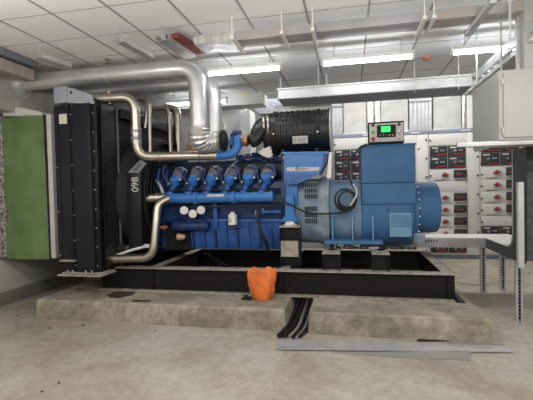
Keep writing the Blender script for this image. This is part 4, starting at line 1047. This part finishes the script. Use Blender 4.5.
MB().box(X(524.5, 40, yw+.1), X(540, 40, yw+.1), yw+.1, yw+.2, wz1+.02, H-.02, .004).build('upper_duct', 'cab', wb)
# low galvanised tray at alternator end then forward
yta = 6.02
zl = .72
z_t = Z(485, 238.5, 6.0)
lt = thing('floor_cable_tray', 'low galvanised cable tray leaving the alternator, turning and curving up at right', 'cable tray', (1.6, 6, 0))
zA0, zA1 = Z(450, 247.5, 5.75), Z(450, 238, 5.75)
xA0, xA1 = X(398, 242, 5.75), X(486, 242, 5.75)
MB().box(xA0, xA1, 5.75, 5.765, zA0, zA1, .003).box(xA0, xA1+.45, 6.25, 6.265, zA0, zA1, .003).build('side_wall', 'galvd', lt)
MB().box(xA0+.1, xA1+.45, 5.765, 6.25, zA1-.012, zA1-.004).build('tray_lid', 'white', lt)
mb = MB()
for k in range(12): x = xA0+.12+.035*k; mb.box(x-.008, x+.008, 5.747, 5.75, zA1-.06, zA1-.03)
mb.build('slots', 'mod', lt)
mb = MB().box(X(360, 247, 5.75), xA0, 5.76, 5.8, zA0, zA1-.03); mb.build('side_extension', 'cover', lt)
# forward leg
xl = xA1; yv0 = 4.45
MB().box(xl+.015, xl+.45, 4.95, 5.765, zA1-.012, zA1-.004).build('tray_lid', 'white', lt)
# the side wall curves up into a riser running towards the ceiling box
Yin = xl/X(513.5, 200, 1.0); Yout = xl/X(527, 262, 1.0); zq1 = Z(520, 147, Yout)
rc = .16
poly = [(5.765, zA0), (5.765, zA1), (Yin+rc, zA1)]
for k in range(1, 7):
    a = k*PI/12; poly.append((Yin+rc-rc*math.sin(a), zA1+rc-rc*math.cos(a)))
poly += [(Yin, zq1), (Yout, zq1), (Yout, zA0+.06), (Yout+.06, zA0)]
for xx in (xl-.004, xl+.45): MB().prism(poly, xx, xx+.012, 'x').build('riser_side', 'trayd', lt)
MB().box(xl-.002, xl+.46, Yout-.012, Yout, zA0+.05, zq1).build('riser_face', 'trayd', lt)
MB().tube([(xl-.008, Yin, zq1), (xl-.008, Yin, zA1+rc), (xl-.008, Yin+rc*.3, zA1+rc*.3), (xl-.008, Yin+rc, zA1), (xl-.008, 5.7, zA1)], .008, 8).build('rolled_edge', 'galvd', lt)
a0 = at(520.5, 182, Yout-.06); a1_ = at(523.5, 268, Yout-.06)
lab(MB().box(a0.x-.024, a0.x+.03, Yout-.07, Yout-.012, a1_.z, a0.z, .006).build('vertical_strut', 'tray', lt), 'pale vertical strut')
# perforated posts
def post(pxt, pyt, pyb, Y, label, lean=0.):
    b = atz(pxt+0, pyb, 0); zt = zA0-.002; Yb = b.y
    t = thing('slotted_post', label, 'post', (b.x, Yb, 0), 'slotted tray posts')
    mb = MB().box(b.x-.033, b.x+.033, Yb+.03, Yb+.036, 0.006, zt).box(b.x-.036, b.x-.030, Yb, Yb+.036, .006, zt).box(b.x+.030, b.x+.036, Yb, Yb+.036, .006, zt)
    mb.box(b.x-.033, b.x-.008, Yb-.002, Yb+.002, .006, zt).box(b.x+.012, b.x+.033, Yb-.002, Yb+.002, .006, zt)
    mb.build('post_profile', 'galvd', t)
    mb = MB()
    for k in range(15): z = .05+k*(zt-.1)/14; mb.box(b.x-.010, b.x+.014, Yb-.003, Yb+.0, z-.014, z+.014)
    mb.build('slots', 'mod', t)
    MB().box(b.x-.05, b.x+.05, Yb-.03, Yb+.06, 0, .006).build('foot_plate', 'galvd', t)
post(483.5, 240, 293, 6, 'slotted steel post under the corner of the low cable tray')
post(519.5, 265, 322, 5, 'nearest slotted steel post under the forward end of the low tray')
post(503, 262, 290, 6, 'far slotted steel post behind the corner post')
b1_, b2_ = atz(485, 292, 0), atz(503, 289, 0)
# loose white cable ring on floor
c = atz(470, 281, 0)
mb = MB(); c.z = .006
for k, r in enumerate((.22, .25)): mb.tube([(c.x+r*1.05*math.cos(a*PI/16), c.y+r*1.1*math.sin(a*PI/16)+.02*k, .007+.008*k) for a in range(33)], .006, 6)
tag(mb.build('cable_loop', 'white'), 'loose white cable loop on the floor behind the right plinth', 'cable')

# ================================================================== ORANGE BAG
yo = 4.46
cb = at(262, 305, yo)
mb = MB(); NR, NS = 22, 36; rings = []
ht = Z(262, 270.5, yo)-PZ
for i in range(NR):
    v = i/(NR-1); z = PZ+.004+ht*v
    cx = X(262.3+.0*v, 288, yo)
    hw = (.10+.075*min(1, v*1.3)**.6)*(1 if v < .93 else 1-.10*(v-.93)/.07); hd_ = .075+.02*math.sin(v*PI)-.035*v
    rg = []
    for k in range(NS):
        a = 2*PI*k/NS; fold = 1+.16*noise.noise((math.cos(a)*1.6, math.sin(a)*1.6, v*1.6))+.13*noise.noise((math.cos(a)*4, math.sin(a)*4, v*5))+.03*math.sin(a*9+v*6)
        top = (.07*noise.noise((math.cos(a)*2.5, math.sin(a)*2.5, 7)) if v > .9 else 0)
        rg.append(mb.bm.verts.new((cx+math.cos(a)*hw*fold, yo+math.sin(a)*hd_*fold, z+top)))
    rings.append(rg)
for i in range(NR-1):
    for k in range(NS): mb.bm.faces.new((rings[i][k], rings[i][(k+1)%NS], rings[i+1][(k+1)%NS], rings[i+1][k]))
mb.bm.faces.new(rings[0])
cen = mb.bm.verts.new((cx, yo, PZ+ht*.90))
for k in range(NS): mb.bm.faces.new((rings[-1][k], rings[-1][(k+1)%NS], cen))
tag(mb.build('plastic_bag', 'orange', angle=50), 'orange plastic bag standing on the plinth against the skid frame', 'bag')
c = at(246, 302, 4.42)
tag(MB().bx((c.x, 4.42, PZ+.03), (.05, .04, .055), .012, Matrix.Rotation(.4, 3, 'Z')).bx((c.x+.045, 4.40, PZ+.022), (.045, .05, .04), .012, Matrix.Rotation(-.5, 3, 'Z')).bx((c.x-.03, 4.41, PZ+.014), (.04, .03, .026), .008).build('scrap_bundle', 'blackm'), 'small dark crumpled scrap beside the orange bag on the plinth', 'scrap')
# pale crumpled paper on the engine near the air cleaner hose
def W_(px, py): a = at(px, py, 5.02); return (a.x, a.z)
mb = MB().prism([W_(257, 152), W_(264, 150), W_(270, 145.5), W_(272.5, 156), W_(270, 158.5), W_(263, 156)][::-1], 5.0, 5.09, 'y', .012)
tag(mb.build('paper_sheet', 'paperw'), 'crumpled pale sheet on the engine below the intake hose', 'paper')

# ================================================================== CAMERA, LIGHT, VIEW
cd = bpy.data.cameras.new('camera'); co = bpy.data.objects.new('camera', cd); C.objects.link(co); S.camera = co
cd.sensor_width = 36; cd.lens = F/533*36; cd.shift_x = 0; cd.clip_start = .05
# camera axes in world: right = rows' first component etc.
right = V((ex.x, ey.x, ez.x)); down = V((ex.y, ey.y, ez.y)); fwd = V((ex.z, ey.z, ez.z))
m3 = Matrix((right, -down, -fwd)).transposed()
co.matrix_world = Matrix.Translation(CAM) @ m3.to_4x4()
def area(name, loc, sx, sy, power, rot=(0,0,0), col=(1,.98,.95)):
    l = bpy.data.lights.new(name, 'AREA'); l.shape = 'RECTANGLE'; l.size = sx; l.size_y = sy; l.energy = power; l.color = col
    o = bpy.data.objects.new(name, l); C.objects.link(o); o.location = loc; o.rotation_euler = rot; return o
def fill_point(x, y, z, power, rad=.12, col=(1, .985, .96)):
    l = bpy.data.lights.new('fill_light', 'POINT'); l.energy = power; l.shadow_soft_size = rad; l.color = col
    o = bpy.data.objects.new('fill_light', l); C.objects.link(o); o.location = (x, y, z)
for x in (-3.0, -1.0, 1.0, 2.8):  # added out-of-view points that brighten the ceiling and foreground
    fill_point(x, 2.0, 2.4, 36); fill_point(x, .2, 2.3, 46)
for x in (-1.4, .4, 2.1): area('rear_fill', (x, 7.6, HR-.26), 1.1, .05, 30)  # added area lights for the rear space, just below its unseen tubes
w = bpy.data.worlds.new('world'); S.world = w; w.use_nodes = True
w.node_tree.nodes['Background'].inputs[0].default_value = (.95, .97, 1, 1); w.node_tree.nodes['Background'].inputs[1].default_value = .22
S.view_settings.view_transform = 'Standard'; S.view_settings.look = 'None'; S.view_settings.gamma = 1; S.view_settings.use_curve_mapping = False
S.view_settings.exposure = 0.06
for o in bpy.data.objects:
    if '_o' in o: del o['_o']
